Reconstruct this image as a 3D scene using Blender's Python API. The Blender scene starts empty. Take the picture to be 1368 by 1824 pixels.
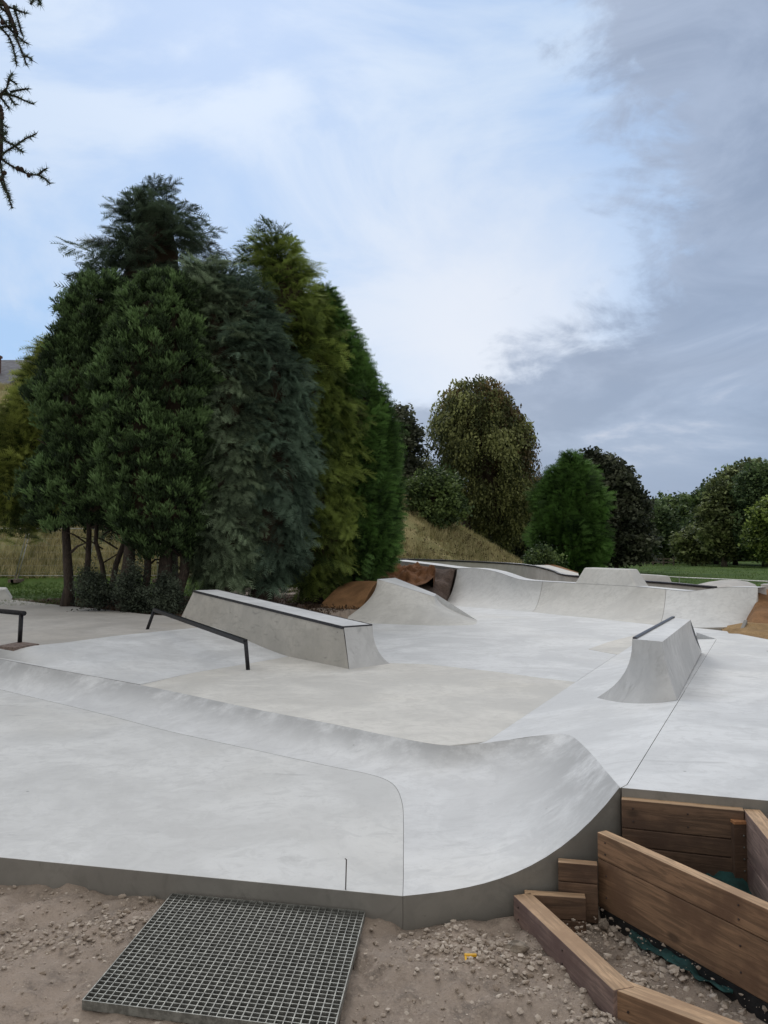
import bpy, bmesh, math, random
import numpy as np
from mathutils import Vector, Matrix, noise
random.seed(7); RNG = np.random.default_rng(11)
D = bpy.data; SC = bpy.context.scene; COL = SC.collection
R = math.radians
# ------------------------------------------------------------------ camera
F = 1370.0; TH = math.atan(73.0/F); CAMZ = 1.6
cam = D.cameras.new('camera'); co = D.objects.new('camera', cam); COL.objects.link(co)
cam.sensor_fit = 'VERTICAL'; cam.sensor_height = 36.0; cam.lens = F/1824*36.0
cam.clip_start = 0.05; cam.clip_end = 4000
co.location = (0, 0, CAMZ); co.rotation_euler = (math.pi/2 + TH, 0, 0)
SC.camera = co
SC.render.resolution_x = 768; SC.render.resolution_y = 1024
SC.view_settings.view_transform = 'Standard'; SC.view_settings.look = 'None'
SC.view_settings.exposure = 0.1; SC.view_settings.gamma = 1.0
SUN_EL, SUN_AZ = 38, -12       # azimuth from +Y towards +X
# ------------------------------------------------------------------ world
W = D.worlds.new('World'); SC.world = W; W.use_nodes = True
nt = W.node_tree; N = nt.nodes; L = nt.links; N.clear()
def nd(t, **k):
    n = N.new(t)
    for a, b in k.items(): setattr(n, a, b)
    return n
def mth(op, a, b=None, c=None, clamp=False):
    n = nd('ShaderNodeMath', operation=op); n.use_clamp = clamp
    for i, s in enumerate((a, b, c)):
        if s is None: continue
        if isinstance(s, (int, float)): n.inputs[i].default_value = s
        else: L.new(s, n.inputs[i])
    return n.outputs[0]
def mixc(f, a, b):
    n = nd('ShaderNodeMix', data_type='RGBA')
    for i, s in ((0, f), (6, a), (7, b)):
        if isinstance(s, (int, float)): n.inputs[i].default_value = s
        elif isinstance(s, tuple): n.inputs[i].default_value = s + (1,)
        else: L.new(s, n.inputs[i])
    return n.outputs[2]
def smooth(x, a, b):
    n = nd('ShaderNodeMapRange', interpolation_type='SMOOTHSTEP')
    L.new(x, n.inputs[0]); n.inputs[1].default_value = a; n.inputs[2].default_value = b
    return n.outputs[0]
out = nd('ShaderNodeOutputWorld')
tc = nd('ShaderNodeTexCoord'); sep = nd('ShaderNodeSeparateXYZ'); L.new(tc.outputs['Generated'], sep.inputs[0])
az = mth('ARCTAN2', sep.outputs[0], sep.outputs[1])
el = mth('ARCSINE', sep.outputs[2])
sky = nd('ShaderNodeTexSky', sky_type='NISHITA'); sky.sun_disc = False
sky.sun_elevation = R(SUN_EL); sky.sun_rotation = R(SUN_AZ); sky.air_density = 1.0; sky.dust_density = 1.2
bg1 = nd('ShaderNodeBackground'); L.new(sky.outputs[0], bg1.inputs[0]); bg1.inputs[1].default_value = 0.09
def wnoise(sx, sz, scale, det=6, rough=.55, dist=0.0, off=0.0):
    cx = nd('ShaderNodeCombineXYZ'); L.new(mth('MULTIPLY', az, sx), cx.inputs[0]); L.new(mth('MULTIPLY', el, sz), cx.inputs[1])
    cx.inputs[2].default_value = off
    n = nd('ShaderNodeTexNoise'); L.new(cx.outputs[0], n.inputs['Vector'])
    n.inputs['Scale'].default_value = scale; n.inputs['Detail'].default_value = det
    n.inputs['Roughness'].default_value = rough; n.inputs['Distortion'].default_value = dist
    return n.outputs['Fac']
n1 = wnoise(1, 2.2, 3.0, 7, .6, .6, 1.3)       # ragged cloud edge
n1b = wnoise(1, 1.6, 11.0, 6, .62, .4, 2.9)
_mp = nd('ShaderNodeMapping'); L.new(tc.outputs['Generated'], _mp.inputs[0]); _mp.inputs['Scale'].default_value = (1.0, 1.0, 2.0); _mp.inputs['Rotation'].default_value = (.2, .5, .3)
_n2 = nd('ShaderNodeTexNoise'); L.new(_mp.outputs[0], _n2.inputs['Vector']); _n2.inputs['Scale'].default_value = 2.6; _n2.inputs['Detail'].default_value = 7; _n2.inputs['Roughness'].default_value = .58; _n2.inputs['Distortion'].default_value = .5
n2 = _n2.outputs['Fac']       # thin veil
n3 = wnoise(1, 2.0, 4.2, 8, .60, .7, 7.7)      # texture in the grey bank
# left limit of the grey bank as a function of elevation
cr = nd('ShaderNodeFloatCurve'); L.new(mth('MULTIPLY', el, 1.0), cr.inputs[1]); cv = cr.mapping.curves[0]
pts = [(0.0, .02), (.13, .04), (.16, .20), (.20, .48), (.24, .68), (.30, .79), (.40, .80), (.50, .76), (.64, .72), (1.0, .66)]
while len(cv.points) < len(pts): cv.points.new(.5, .5)
for p, q in zip(cv.points, pts): p.location = q
cr.mapping.update()
lim = mth('SUBTRACT', mth('MULTIPLY', cr.outputs[0], .8), .32)    # azimuth (rad) where the bank starts
dd = mth('ADD', mth('SUBTRACT', az, lim), mth('ADD', mth('MULTIPLY', mth('SUBTRACT', n1, .5), .60), mth('MULTIPLY', mth('SUBTRACT', n1b, .5), .30)))
m_bank = smooth(dd, -.05, .09)
# streaky white base with bluer breaks
veil = smooth(n2, .40, .62)
base_hi = mixc(veil, (.40, .57, .85), (.59, .72, .905))
base_lo = mixc(veil, (.37, .58, .88), (.60, .71, .88))
base = mixc(smooth(el, .12, .60), base_lo, base_hi)
core = mth('MULTIPLY', smooth(mth('ABSOLUTE', mth('SUBTRACT', az, .14)), .34, .0), smooth(mth('ABSOLUTE', mth('SUBTRACT', el, .27)), .3, .0))
base = mixc(mth('MULTIPLY', core, .9), base, (.80, .84, .915))
bankc = mixc(smooth(n3, .36, .70), (.27, .335, .46), (.39, .465, .605))
bankc = mixc(mth('MULTIPLY', smooth(n3, .56, .74), smooth(el, .36, .20)), bankc, (.58, .61, .70))
bankc = mixc(smooth(el, .15, .05), bankc, (.27, .345, .50))
cl = mixc(mth('MULTIPLY', m_bank, .92), base, bankc)
# unseen sky set for its light: bright and neutral overhead, duller behind the viewer
cl = mixc(smooth(el, .66, 1.05), cl, (.98, .94, .88))
cl = mixc(mth('MULTIPLY', smooth(mth('ABSOLUTE', az), 1.0, 1.9), smooth(el, 1.25, .9)), cl, (.66, .64, .60))
bg2 = nd('ShaderNodeBackground'); L.new(cl, bg2.inputs[0]); bg2.inputs[1].default_value = 0.98
mx = nd('ShaderNodeMixShader'); mx.inputs[0].default_value = .9
L.new(bg1.outputs[0], mx.inputs[1]); L.new(bg2.outputs[0], mx.inputs[2]); L.new(mx.outputs[0], out.inputs[0])
# ------------------------------------------------------------------ sun behind thin cloud
sl = D.lights.new('sun', 'SUN'); so = D.objects.new('sun', sl); COL.objects.link(so)
sl.energy = 0.9; sl.angle = R(20); sl.color = (1.0, .96, .9)
so.rotation_euler = (R(90-SUN_EL), 0, R(180-SUN_AZ)); so.location = (0, 0, 30)
# ------------------------------------------------------------------ pixel -> place
ct, st = math.cos(TH), math.sin(TH)
def ray(u, v):
    a = (912-v)/F
    return Vector(((u-684)/F, ct - a*st, st + a*ct))
def P(u, v, z):
    d = ray(u, v); t = (z-CAMZ)/d.z
    return Vector((d.x*t, d.y*t, z))
def PY(u, v, y):
    d = ray(u, v); t = y/d.y
    return Vector((d.x*t, y, CAMZ + d.z*t))
def PPL(u, v, p0, n):
    d = ray(u, v); c = Vector((0, 0, CAMZ)); t = (p0-c).dot(n)/d.dot(n)
    return c + d*t
# ------------------------------------------------------------------ object helpers
def tag(o, label=None, cat=None, group=None, kind=None):
    if label: o['label'] = label
    if cat: o['category'] = cat
    if group: o['group'] = group
    if kind: o['kind'] = kind
    return o
def empty(name, loc, label, cat, group=None):
    o = D.objects.new(name, None); COL.objects.link(o); o.location = loc; o.empty_display_size = .2
    return tag(o, label, cat, group)
def rootloc(parent):
    v = Vector((0, 0, 0)); p = parent
    while p is not None: v += Vector(p.location); p = p.parent
    return v
def link(name, me, mat, parent=None):
    o = D.objects.new(name, me); COL.objects.link(o)
    if mat is not None:
        for m in (mat if isinstance(mat, list) else [mat]): me.materials.append(m)
    if parent is not None:
        me.transform(Matrix.Translation(-rootloc(parent))); o.parent = parent
    return o
def from_bm(name, bm, mat, parent=None, smooth_=False, bevel=0, recalc=True):
    if recalc: bmesh.ops.recalc_face_normals(bm, faces=bm.faces[:])
    me = D.meshes.new(name); bm.to_mesh(me); bm.free()
    if smooth_: me.shade_smooth()
    o = link(name, me, mat, parent)
    if bevel:
        m = o.modifiers.new('bevel', 'BEVEL'); m.width = bevel; m.segments = 2; m.limit_method = 'ANGLE'; m.angle_limit = R(35)
    return o
def np_mesh(name, verts, tris, mat, parent=None, tint=None, smooth_=False):
    me = D.meshes.new(name)
    me.vertices.add(len(verts)); me.vertices.foreach_set('co', np.asarray(verts, dtype=np.float32).ravel())
    me.loops.add(len(tris)*3); me.loops.foreach_set('vertex_index', np.asarray(tris, dtype=np.int32).ravel())
    me.polygons.add(len(tris)); me.polygons.foreach_set('loop_start', np.arange(len(tris), dtype=np.int32)*3)
    if tint is not None:
        a = me.attributes.new('tint', 'FLOAT', 'POINT'); a.data.foreach_set('value', np.asarray(tint, dtype=np.float32))
    me.update(calc_edges=True); me.validate()
    if smooth_: me.shade_smooth()
    else: me.shade_flat()
    return link(name, me, mat, parent)
# ------------------------------------------------------------------ materials
def newmat(name):
    m = D.materials.new(name); m.use_nodes = True; t = m.node_tree
    return m, t, t.nodes['Principled BSDF']
class NT:
    def __init__(s, t): s.t = t
    def n(s, ty, **k):
        x = s.t.nodes.new(ty)
        for a, b in k.items(): setattr(x, a, b)
        return x
    def l(s, a, b): s.t.links.new(a, b)
    def coord(s, scale=(1, 1, 1), kind='Object'):
        c = s.n('ShaderNodeTexCoord'); mp = s.n('ShaderNodeMapping'); mp.inputs['Scale'].default_value = scale
        s.l(c.outputs[kind], mp.inputs[0]); return mp.outputs[0]
    def noise(s, vec, scale, det=5, rough=.55, dist=0.0):
        x = s.n('ShaderNodeTexNoise'); s.l(vec, x.inputs['Vector'])
        x.inputs['Scale'].default_value = scale; x.inputs['Detail'].default_value = det
        x.inputs['Roughness'].default_value = rough; x.inputs['Distortion'].default_value = dist
        return x.outputs['Fac']
    def ramp(s, f, a, b, lo=0.0, hi=1.0):
        x = s.n('ShaderNodeMapRange', interpolation_type='SMOOTHSTEP'); s.l(f, x.inputs[0])
        x.inputs[1].default_value = a; x.inputs[2].default_value = b
        x.inputs[3].default_value = lo; x.inputs[4].default_value = hi; return x.outputs[0]
    def mix(s, f, a, b, mode='MIX'):
        x = s.n('ShaderNodeMix', data_type='RGBA', blend_type=mode)
        for i, q in ((0, f), (6, a), (7, b)):
            if isinstance(q, (int, float)): x.inputs[i].default_value = q
            elif isinstance(q, tuple): x.inputs[i].default_value = q + (1,)
            else: s.l(q, x.inputs[i])
        return x.outputs[2]
    def math(s, op, a, b):
        x = s.n('ShaderNodeMath', operation=op)
        for i, q in enumerate((a, b)):
            if isinstance(q, (int, float)): x.inputs[i].default_value = q
            else: s.l(q, x.inputs[i])
        return x.outputs[0]
    def bump(s, h, strength, dist, bsdf, prev=None):
        x = s.n('ShaderNodeBump'); x.inputs['Strength'].default_value = strength; x.inputs['Distance'].default_value = dist
        s.l(h, x.inputs['Height'])
        if prev is not None: s.l(prev, x.inputs['Normal'])
        s.l(x.outputs[0], bsdf.inputs['Normal']); return x.outputs[0]
def sc(c, k): return tuple(min(1, x*k) for x in c)
def concrete(name, c, stain=.35, rough=.72, streak=(1.0, 2.6, 1.0), dark=.62, cracks=.0):
    m, t, b = newmat(name); q = NT(t)
    v = q.coord(); vs = q.coord(streak)
    a = q.noise(v, 1.1, 6, .6, .8); f = q.noise(vs, 3.2, 7, .65, 1.5); g = q.noise(v, 14, 6, .7)
    w = q.noise(v, .35, 4, .5, .3); sp = q.noise(v, 60, 3, .6)
    colr = q.mix(q.ramp(a, .36, .64), sc(c, .86), sc(c, 1.06))
    bl = q.noise(v, 2.6, 5, .62, 2.2); colr = q.mix(q.math('MULTIPLY', q.ramp(bl, .52, .66), .32), colr, sc(c, .80))
    colr = q.mix(q.math('MULTIPLY', q.ramp(f, .52, .78), stain), colr, sc(c, dark))
    colr = q.mix(q.math('MULTIPLY', q.ramp(w, .5, .7), .35), colr, (c[0]*1.02, c[1]*.98, c[2]*.90))
    colr = q.mix(q.math('MULTIPLY', q.ramp(g, .56, .72), .30), colr, sc(c, .68))
    m1 = q.noise(v, 6.5, 7, .68, 1.0); colr = q.mix(q.math('MULTIPLY', q.ramp(m1, .46, .62), .36), colr, sc(c, .76))
    sf = q.noise(q.coord((.55, 2.6, 1)), 2.3, 5, .6, .8); colr = q.mix(q.math('MULTIPLY', q.ramp(sf, .63, .74), .45), colr, sc(c, .62))
    m2 = q.noise(q.coord((3.0, .8, 1)), 4.0, 6, .7, 2.0); colr = q.mix(q.math('MULTIPLY', q.ramp(m2, .60, .74), .30), colr, sc(c, 1.16))
    pv = q.n('ShaderNodeTexVoronoi'); q.l(v, pv.inputs['Vector']); pv.inputs['Scale'].default_value = 3.3
    colr = q.mix(q.math('MULTIPLY', q.ramp(pv.outputs['Distance'], .040, .020), q.math('MULTIPLY', q.ramp(m1, .45, .6), .8)), colr, sc(c, .35))
    colr = q.mix(q.math('MULTIPLY', q.ramp(sp, .70, .74), .5), colr, sc(c, .55))
    # trowel / tyre scuffs
    wv = q.n('ShaderNodeTexWave', wave_type='RINGS'); q.l(q.coord((.5, .5, .5)), wv.inputs['Vector'])
    wv.inputs['Scale'].default_value = 1.3; wv.inputs['Distortion'].default_value = 9; wv.inputs['Detail'].default_value = 3; wv.inputs['Detail Scale'].default_value = 1.2
    sm = q.math('MULTIPLY', q.ramp(wv.outputs['Fac'], .90, 1.0), q.ramp(q.noise(v, .8, 3), .52, .66))
    colr = q.mix(q.math('MULTIPLY', sm, .07), colr, sc(c, .6))
    if cracks:
        vo = q.n('ShaderNodeTexVoronoi', feature='DISTANCE_TO_EDGE'); q.l(v, vo.inputs['Vector']); vo.inputs['Scale'].default_value = .6
        colr = q.mix(q.math('MULTIPLY', q.ramp(vo.outputs['Distance'], .004, .0), cracks), colr, sc(c, .5))
    wr = q.n('ShaderNodeAttribute', attribute_name='wear_shade').outputs['Fac']
    colr = q.mix(q.math('MULTIPLY', q.math('MULTIPLY', wr, q.ramp(q.noise(v, 2.4, 6, .7), .30, .58)), .9), colr, sc(c, .55))  # worn, dirty lip, with shade of the steep part painted in
    q.l(colr, b.inputs['Base Color'])
    q.l(q.ramp(a, .3, .7, rough-.1, rough+.1), b.inputs['Roughness'])
    p = q.bump(f, .18, .02, b); q.bump(g, .25, .003, b, p)
    return m
M = {}
M['slab']   = concrete('concrete_front_slab', (.655, .665, .67), .25)
M['blue']   = concrete('concrete_pale_blue', (.715, .735, .76), .25)
M['blue2']  = concrete('concrete_pale_blue_b', (.695, .715, .74), .32)
M['beige']  = concrete('concrete_beige', (.675, .665, .635), .22)
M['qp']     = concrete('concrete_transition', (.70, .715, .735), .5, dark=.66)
M['qpback'] = concrete('concrete_back_ramp', (.65, .66, .665), .55, dark=.66)
M['deck']   = concrete('concrete_old_deck', (.52, .50, .475), .6, dark=.6)
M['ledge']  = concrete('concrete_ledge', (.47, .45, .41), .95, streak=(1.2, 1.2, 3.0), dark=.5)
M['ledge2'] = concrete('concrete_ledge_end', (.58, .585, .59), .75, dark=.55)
M['hip']    = concrete('concrete_hip', (.62, .62, .605), .5, dark=.62)
M['wallc']  = concrete('concrete_wall', (.58, .565, .53), .5, dark=.62)
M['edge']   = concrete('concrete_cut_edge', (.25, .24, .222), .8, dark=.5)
def simple(name, c, rough=.6, metal=0.0, var=.25, nscale=12, bump=.1):
    m, t, b = newmat(name); q = NT(t); v = q.coord()
    n = q.noise(v, nscale, 5, .6)
    q.l(q.mix(q.ramp(n, .35, .7), sc(c, 1-var), sc(c, 1+var)), b.inputs['Base Color'])
    b.inputs['Roughness'].default_value = rough; b.inputs['Metallic'].default_value = metal
    if bump: q.bump(n, bump, .004, b)
    return m
M['steel']  = simple('black_steel', (.022, .022, .026), .38, .5, .4, 30)
M['coping'] = simple('steel_edging', (.06, .06, .07), .4, .7, .3, 30)
M['galv']   = simple('galvanised_steel', (.25, .255, .24), .5, .45, .35, 40)
M['zinc']   = simple('fence_steel', (.42, .42, .40), .6, .4, .3, 20)
M['rust']   = simple('rusty_steel', (.07, .05, .045), .7, .4, .4, 60)
M['plate']  = simple('mortar_plate', (.20, .15, .13), .8, .1, .4, 30)
M['membrane'] = simple('black_membrane', (.012, .012, .013), .75, 0, .4, 30, .3)
M['teal']   = simple('green_geotextile', (.012, .058, .056), .8, 0, .4, 18, .4)
M['yellow'] = simple('yellow_plastic', (.75, .42, .02), .5)
M['white']  = simple('white_tape', (.7, .7, .68), .6)
M['endgrain'] = simple('orange_end_grain', (.42, .20, .09), .7, 0, .2, 60)
M['slate']  = simple('slate_roof', (.13, .135, .16), .7, 0, .25, 3)
M['brickc'] = simple('red_brick_chimney', (.13, .07, .06), .85, 0, .3, 8)
M['cone']   = simple('larch_cone', (.03, .016, .010), .8, 0, .4, 50)
M['paleb']  = simple('pale_board', (.45, .42, .38), .8)
def bark(name, c):
    m, t, b = newmat(name); q = NT(t); v = q.coord((6, 6, 1.2))
    n = q.noise(v, 4, 8, .7, 1.0)
    q.l(q.mix(q.ramp(n, .35, .65), sc(c, .45), sc(c, 1.4)), b.inputs['Base Color'])
    b.inputs['Roughness'].default_value = .9; q.bump(n, .8, .04, b); return m
M['bark'] = bark('brown_bark', (.060, .045, .036)); M['barkpale'] = bark('pale_bark', (.16, .135, .11))
M['barkdark'] = bark('dark_bark', (.028, .022, .018))
def leafmat(name, dark, light, brown=(.05, .035, .02), transl=.25):
    m, t, b = newmat(name); q = NT(t)
    at = q.n('ShaderNodeAttribute', attribute_name='tint')
    n = q.noise(q.coord(), .9, 3, .5)
    f = q.math('ADD', at.outputs['Fac'], q.math('MULTIPLY', q.math('SUBTRACT', n, .5), .7))
    c = q.mix(q.ramp(f, .15, .95), dark, light)
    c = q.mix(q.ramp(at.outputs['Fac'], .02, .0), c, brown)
    q.l(c, b.inputs['Base Color']); b.inputs['Roughness'].default_value = .6
    b.inputs['Specular IOR Level'].default_value = .3
    tr = q.n('ShaderNodeBsdfTranslucent'); q.l(c, tr.inputs[0])
    ms = q.n('ShaderNodeMixShader'); ms.inputs[0].default_value = transl
    q.l(b.outputs[0], ms.inputs[1]); q.l(tr.outputs[0], ms.inputs[2])
    q.l(ms.outputs[0], t.nodes['Material Output'].inputs[0]); return m
def timber(name, c, c2):
    m, t, b = newmat(name); q = NT(t)
    co_ = q.n('ShaderNodeTexCoord'); 
    uv = q.n('ShaderNodeUVMap'); mp = q.n('ShaderNodeMapping'); q.l(uv.outputs[0], mp.inputs[0]); mp.inputs['Scale'].default_value = (1.2, 16, 1)
    g = q.noise(mp.outputs[0], 3.0, 8, .65, 1.0)
    mp2 = q.n('ShaderNodeMapping'); q.l(uv.outputs[0], mp2.inputs[0]); mp2.inputs['Scale'].default_value = (1, 2.0, 1)
    vo = q.n('ShaderNodeTexVoronoi'); q.l(mp2.outputs[0], vo.inputs['Vector']); vo.inputs['Scale'].default_value = 4.2
    kn = q.ramp(vo.outputs['Distance'], .19, .07)
    n2_ = q.noise(uv.outputs[0], 4, 4, .6)
    colr = q.mix(q.ramp(g, .36, .64), sc(c, .66), sc(c, 1.28))
    colr = q.mix(q.ramp(n2_, .42, .68), colr, c2)
    colr = q.mix(q.math('MULTIPLY', kn, .75), colr, sc(c, .22))
    q.l(colr, b.inputs['Base Color']); b.inputs['Roughness'].default_value = .75
    q.bump(g, .5, .006, b); return m
M['timber']  = timber('brown_timber', (.25, .148, .085), (.15, .083, .048))
M['timberd'] = timber('dark_timber', (.145, .088, .056), (.085, .05, .034))
M['timberp'] = timber('purple_grey_timber', (.25, .175, .15), (.155, .10, .09))
M['timbert'] = timber('sawn_timber_top', (.47, .32, .20), (.36, .235, .145))
# mats and soil
def groundmat(name, layers_fn): 
    m, t, b = newmat(name); q = NT(t); layers_fn(q, b); b.inputs['Roughness'].default_value = .95
    b.inputs['Specular IOR Level'].default_value = .15; return m
def soil_fn(c):
    def fn(q, b):
        v = q.coord(); a = q.noise(v, 1.5, 7, .65); g = q.noise(v, 18, 7, .75); h = q.noise(v, 70, 4, .7)
        colr = q.mix(q.ramp(a, .35, .65), sc(c, .7), sc(c, 1.2))
        colr = q.mix(q.ramp(g, .45, .7), colr, sc(c, .5)); colr = q.mix(q.math('MULTIPLY', q.ramp(h, .62, .72), .5), colr, sc(c, 2.2))
        q.l(colr, b.inputs['Base Color']); p = q.bump(g, .8, .05, b); q.bump(h, .5, .01, b, p)
    return fn
M['soil'] = groundmat('dark_soil', soil_fn((.085, .052, .036)))
M['soil2'] = groundmat('grey_brown_soil', soil_fn((.13, .095, .08)))
def jute_fn(c):
    def fn(q, b):
        v = q.coord(); a = q.noise(v, 2.2, 5, .6)
        w1 = q.n('ShaderNodeTexWave'); q.l(v, w1.inputs['Vector']); w1.inputs['Scale'].default_value = 12; w1.inputs['Distortion'].default_value = 2.5; w1.inputs['Detail'].default_value = 3
        g = q.noise(v, 45, 4, .7)
        colr = q.mix(q.ramp(a, .3, .7), sc(c, .62), sc(c, 1.25)); colr = q.mix(q.ramp(g, .45, .7), colr, sc(c, .55))
        colr = q.mix(q.math('MULTIPLY', w1.outputs['Fac'], .25), colr, sc(c, 1.4))
        q.l(colr, b.inputs['Base Color']); p = q.bump(g, .6, .02, b); q.bump(w1.outputs['Fac'], .3, .01, b, p)
    return fn
M['jute'] = groundmat('coir_matting', jute_fn((.27, .150, .075)))
M['jute2'] = groundmat('coir_matting_dark', jute_fn((.18, .088, .045)))
M['straw'] = groundmat('straw_matting', jute_fn((.36, .24, .12)))
def ground_fn(q, b):
    v = q.coord()
    ga = q.n('ShaderNodeAttribute', attribute_name='grass').outputs['Fac']; ta = q.n('ShaderNodeAttribute', attribute_name='dry').outputs['Fac']
    a = q.noise(v, .9, 7, .6); g = q.noise(v, 7, 8, .78); h = q.noise(v, 55, 5, .75); k = q.noise(v, 160, 3, .7)
    c = (.41, .345, .295)
    d = q.mix(q.ramp(a, .3, .68), sc(c, .72), (.40, .325, .27))
    d = q.mix(q.ramp(g, .46, .68), d, sc(c, .50)); d = q.mix(q.math('MULTIPLY', q.ramp(h, .56, .68), .6), d, (.50, .42, .35))
    d = q.mix(q.math('MULTIPLY', q.ramp(k, .58, .68), .45), d, sc(c, .45))
    for sc_, k1_, lo_, hi_ in ((48, .55, (.17, .125, .095), (.60, .51, .43)), (120, .6, (.15, .11, .085), (.52, .44, .37))):
        vo = q.n('ShaderNodeTexVoronoi'); q.l(v, vo.inputs['Vector']); vo.inputs['Scale'].default_value = sc_
        sx = q.n('ShaderNodeSeparateColor'); q.l(vo.outputs['Color'], sx.inputs[0])
        f_ = q.math('MULTIPLY', q.ramp(vo.outputs['Distance'], .46, .30), q.math('MULTIPLY', q.ramp(sx.outputs[0], .45, .55), q.ramp(q.noise(v, 3.5, 4, .6), .40, .60)))
        d = q.mix(q.math('MULTIPLY', f_, k1_), d, q.mix(sx.outputs[1], lo_, hi_))
    fa = q.noise(v, .25, 6, .6); fg = q.noise(v, 1.7, 6, .7)
    gr = q.mix(q.ramp(fa, .35, .65), (.045, .088, .018), (.080, .135, .028)); gr = q.mix(q.ramp(fg, .5, .75), gr, (.12, .13, .045))
    tn = q.mix(q.ramp(q.noise(v, .55, 6, .7), .35, .65), (.31, .275, .14), (.17, .185, .078)); tn = q.mix(q.ramp(fg, .5, .7), tn, (.45, .37, .21))
    colr = q.mix(q.ramp(ga, .35, .65), d, gr); colr = q.mix(q.ramp(ta, .35, .65), colr, tn)
    q.l(colr, b.inputs['Base Color']); p = q.bump(g, .7, .03, b); q.bump(h, .6, .008, b, p)
M['ground'] = groundmat('ground_mixed', ground_fn)
def stonewall_fn(q, b):
    v = q.coord(); vo = q.n('ShaderNodeTexVoronoi'); q.l(v, vo.inputs['Vector']); vo.inputs['Scale'].default_value = 2.2
    n = q.noise(v, 1.2, 5)
    c = q.mix(vo.outputs['Color'], (.20, .13, .105), (.33, .26, .21)); c = q.mix(q.ramp(n, .5, .7), c, (.22, .13, .10))
    q.l(c, b.inputs['Base Color'])
M['stone'] = groundmat('rubble_stone', stonewall_fn)
def rock_fn(q, b):
    at = q.n('ShaderNodeAttribute', attribute_name='tint').outputs['Fac']; n = q.noise(q.coord(), 40, 4, .6)
    c = q.mix(at, (.24, .19, .15), (.62, .55, .48)); c = q.mix(q.ramp(n, .5, .75), c, (.28, .22, .17))
    q.l(c, b.inputs['Base Color']); q.bump(n, .4, .004, b)
M['rock'] = groundmat('pebble_stone', rock_fn)
# ------------------------------------------------------------------ shape helpers
def prism(name, top, bottom, mat, parent=None, bevel=.006, edge_mat=None):
    """planar polygon (list of Vector) with sides going down to height `bottom`"""
    bm = bmesh.new()
    tv = [bm.verts.new(p) for p in top]
    bv = [bm.verts.new((p.x, p.y, bottom if bottom is not None else p.z-.1)) for p in top]
    f = bm.faces.new(tv); bm.faces.new(bv[::-1]); n = len(tv); sides = []
    for i in range(n):
        sides.append(bm.faces.new((tv[i], bv[i], bv[(i+1) % n], tv[(i+1) % n])))
    if edge_mat is not None:
        for s in sides: s.material_index = 1
    o = from_bm(name, bm, [mat, edge_mat] if edge_mat is not None else mat, parent, bevel=bevel)
    return o
def resample(pts, n):
    d = [0]
    for a, b in zip(pts, pts[1:]): d.append(d[-1] + (b-a).length)
    out_ = []
    for i in range(n):
        s = d[-1]*i/(n-1); k = 0
        while k < len(d)-2 and d[k+1] < s: k += 1
        t = (s-d[k])/max(1e-9, d[k+1]-d[k]); out_.append(pts[k].lerp(pts[k+1], min(1, max(0, t))))
    return out_
def smooth_pts(pts, it=1):
    for _ in range(it):
        q = [pts[0]]
        for a, b in zip(pts, pts[1:]): q += [a.lerp(b, .25), a.lerp(b, .75)]
        q.append(pts[-1]); pts = q
    return pts
def refine_pair(A, B, k):
    """subdivide matching polylines with catmull-rom smoothing"""
    def cr_(P_, i, t):
        p0 = P_[max(i-1, 0)]; p1 = P_[i]; p2 = P_[i+1]; p3 = P_[min(i+2, len(P_)-1)]
        return .5*((2*p1) + (p2-p0)*t + (2*p0-5*p1+4*p2-p3)*t*t + (3*p1-p0-3*p2+p3)*t**3)
    a, b = [], []
    for i in range(len(A)-1):
        for j in range(k):
            a.append(cr_(A, i, j/k)); b.append(cr_(B, i, j/k))
    a.append(A[-1].copy()); b.append(B[-1].copy()); return a, b
def loft(name, A, B, n, prof, mat, parent=None, skirt=None, edge_mat=None, wear_shade=False):
    """surface from A (t=0) to B (t=1); prof(t, s) -> (horizontal, vertical) fractions.
       skirt: height the outline is dropped to, making it a closed solid."""
    bm = bmesh.new(); rows = []
    for i, (a, b) in enumerate(zip(A, B)):
        s = i/(len(A)-1); row = []
        for j in range(n+1):
            h, v = prof(j/n, s)
            row.append(bm.verts.new((a.x+(b.x-a.x)*h, a.y+(b.y-a.y)*h, a.z+(b.z-a.z)*v)))
        rows.append(row)
    for r0, r1 in zip(rows, rows[1:]):
        for j in range(n):
            f = bm.faces.new((r0[j], r1[j], r1[j+1], r0[j+1])); f.smooth = True
    if skirt is not None:
        ring = [r[0] for r in rows] + rows[-1][1:] + [r[-1] for r in rows[::-1]][1:] + rows[0][::-1][1:-1]
        low = [bm.verts.new((v.co.x, v.co.y, skirt)) for v in ring]; m = len(ring)
        for i in range(m):
            f = bm.faces.new((ring[i], ring[(i+1) % m], low[(i+1) % m], low[i]))
            if edge_mat is not None: f.material_index = 1
        # split shading at the rim
        for v in ring: 
            for e in v.link_edges:
                if e.other_vert(v) in low: pass
    bmesh.ops.recalc_face_normals(bm, faces=bm.faces[:])
    if skirt is not None:
        for e in bm.edges:
            if len(e.link_faces) == 2 and e.link_faces[0].smooth != e.link_faces[1].smooth: e.smooth = False
    me = D.meshes.new(name); bm.to_mesh(me); bm.free()
    if wear_shade:
        at = me.attributes.new('wear_shade', 'FLOAT', 'POINT'); w_ = np.zeros(len(me.vertices), np.float32)
        w_[:len(A)*(n+1)] = np.tile(np.clip((np.arange(n+1)/n-.45)/.5, 0, 1), len(A)); at.data.foreach_set('value', w_)  # grows towards the lip: dirt plus painted shade of the steepening curve
    return link(name, me, [mat, edge_mat] if edge_mat is not None else mat, parent)
def circ(t, mx=R(70)):     # from toe (t=0, flat) to lip (t=1, steep)
    th = t*mx; return math.sin(th)/math.sin(mx), (1-math.cos(th))/(1-math.cos(mx))
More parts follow.
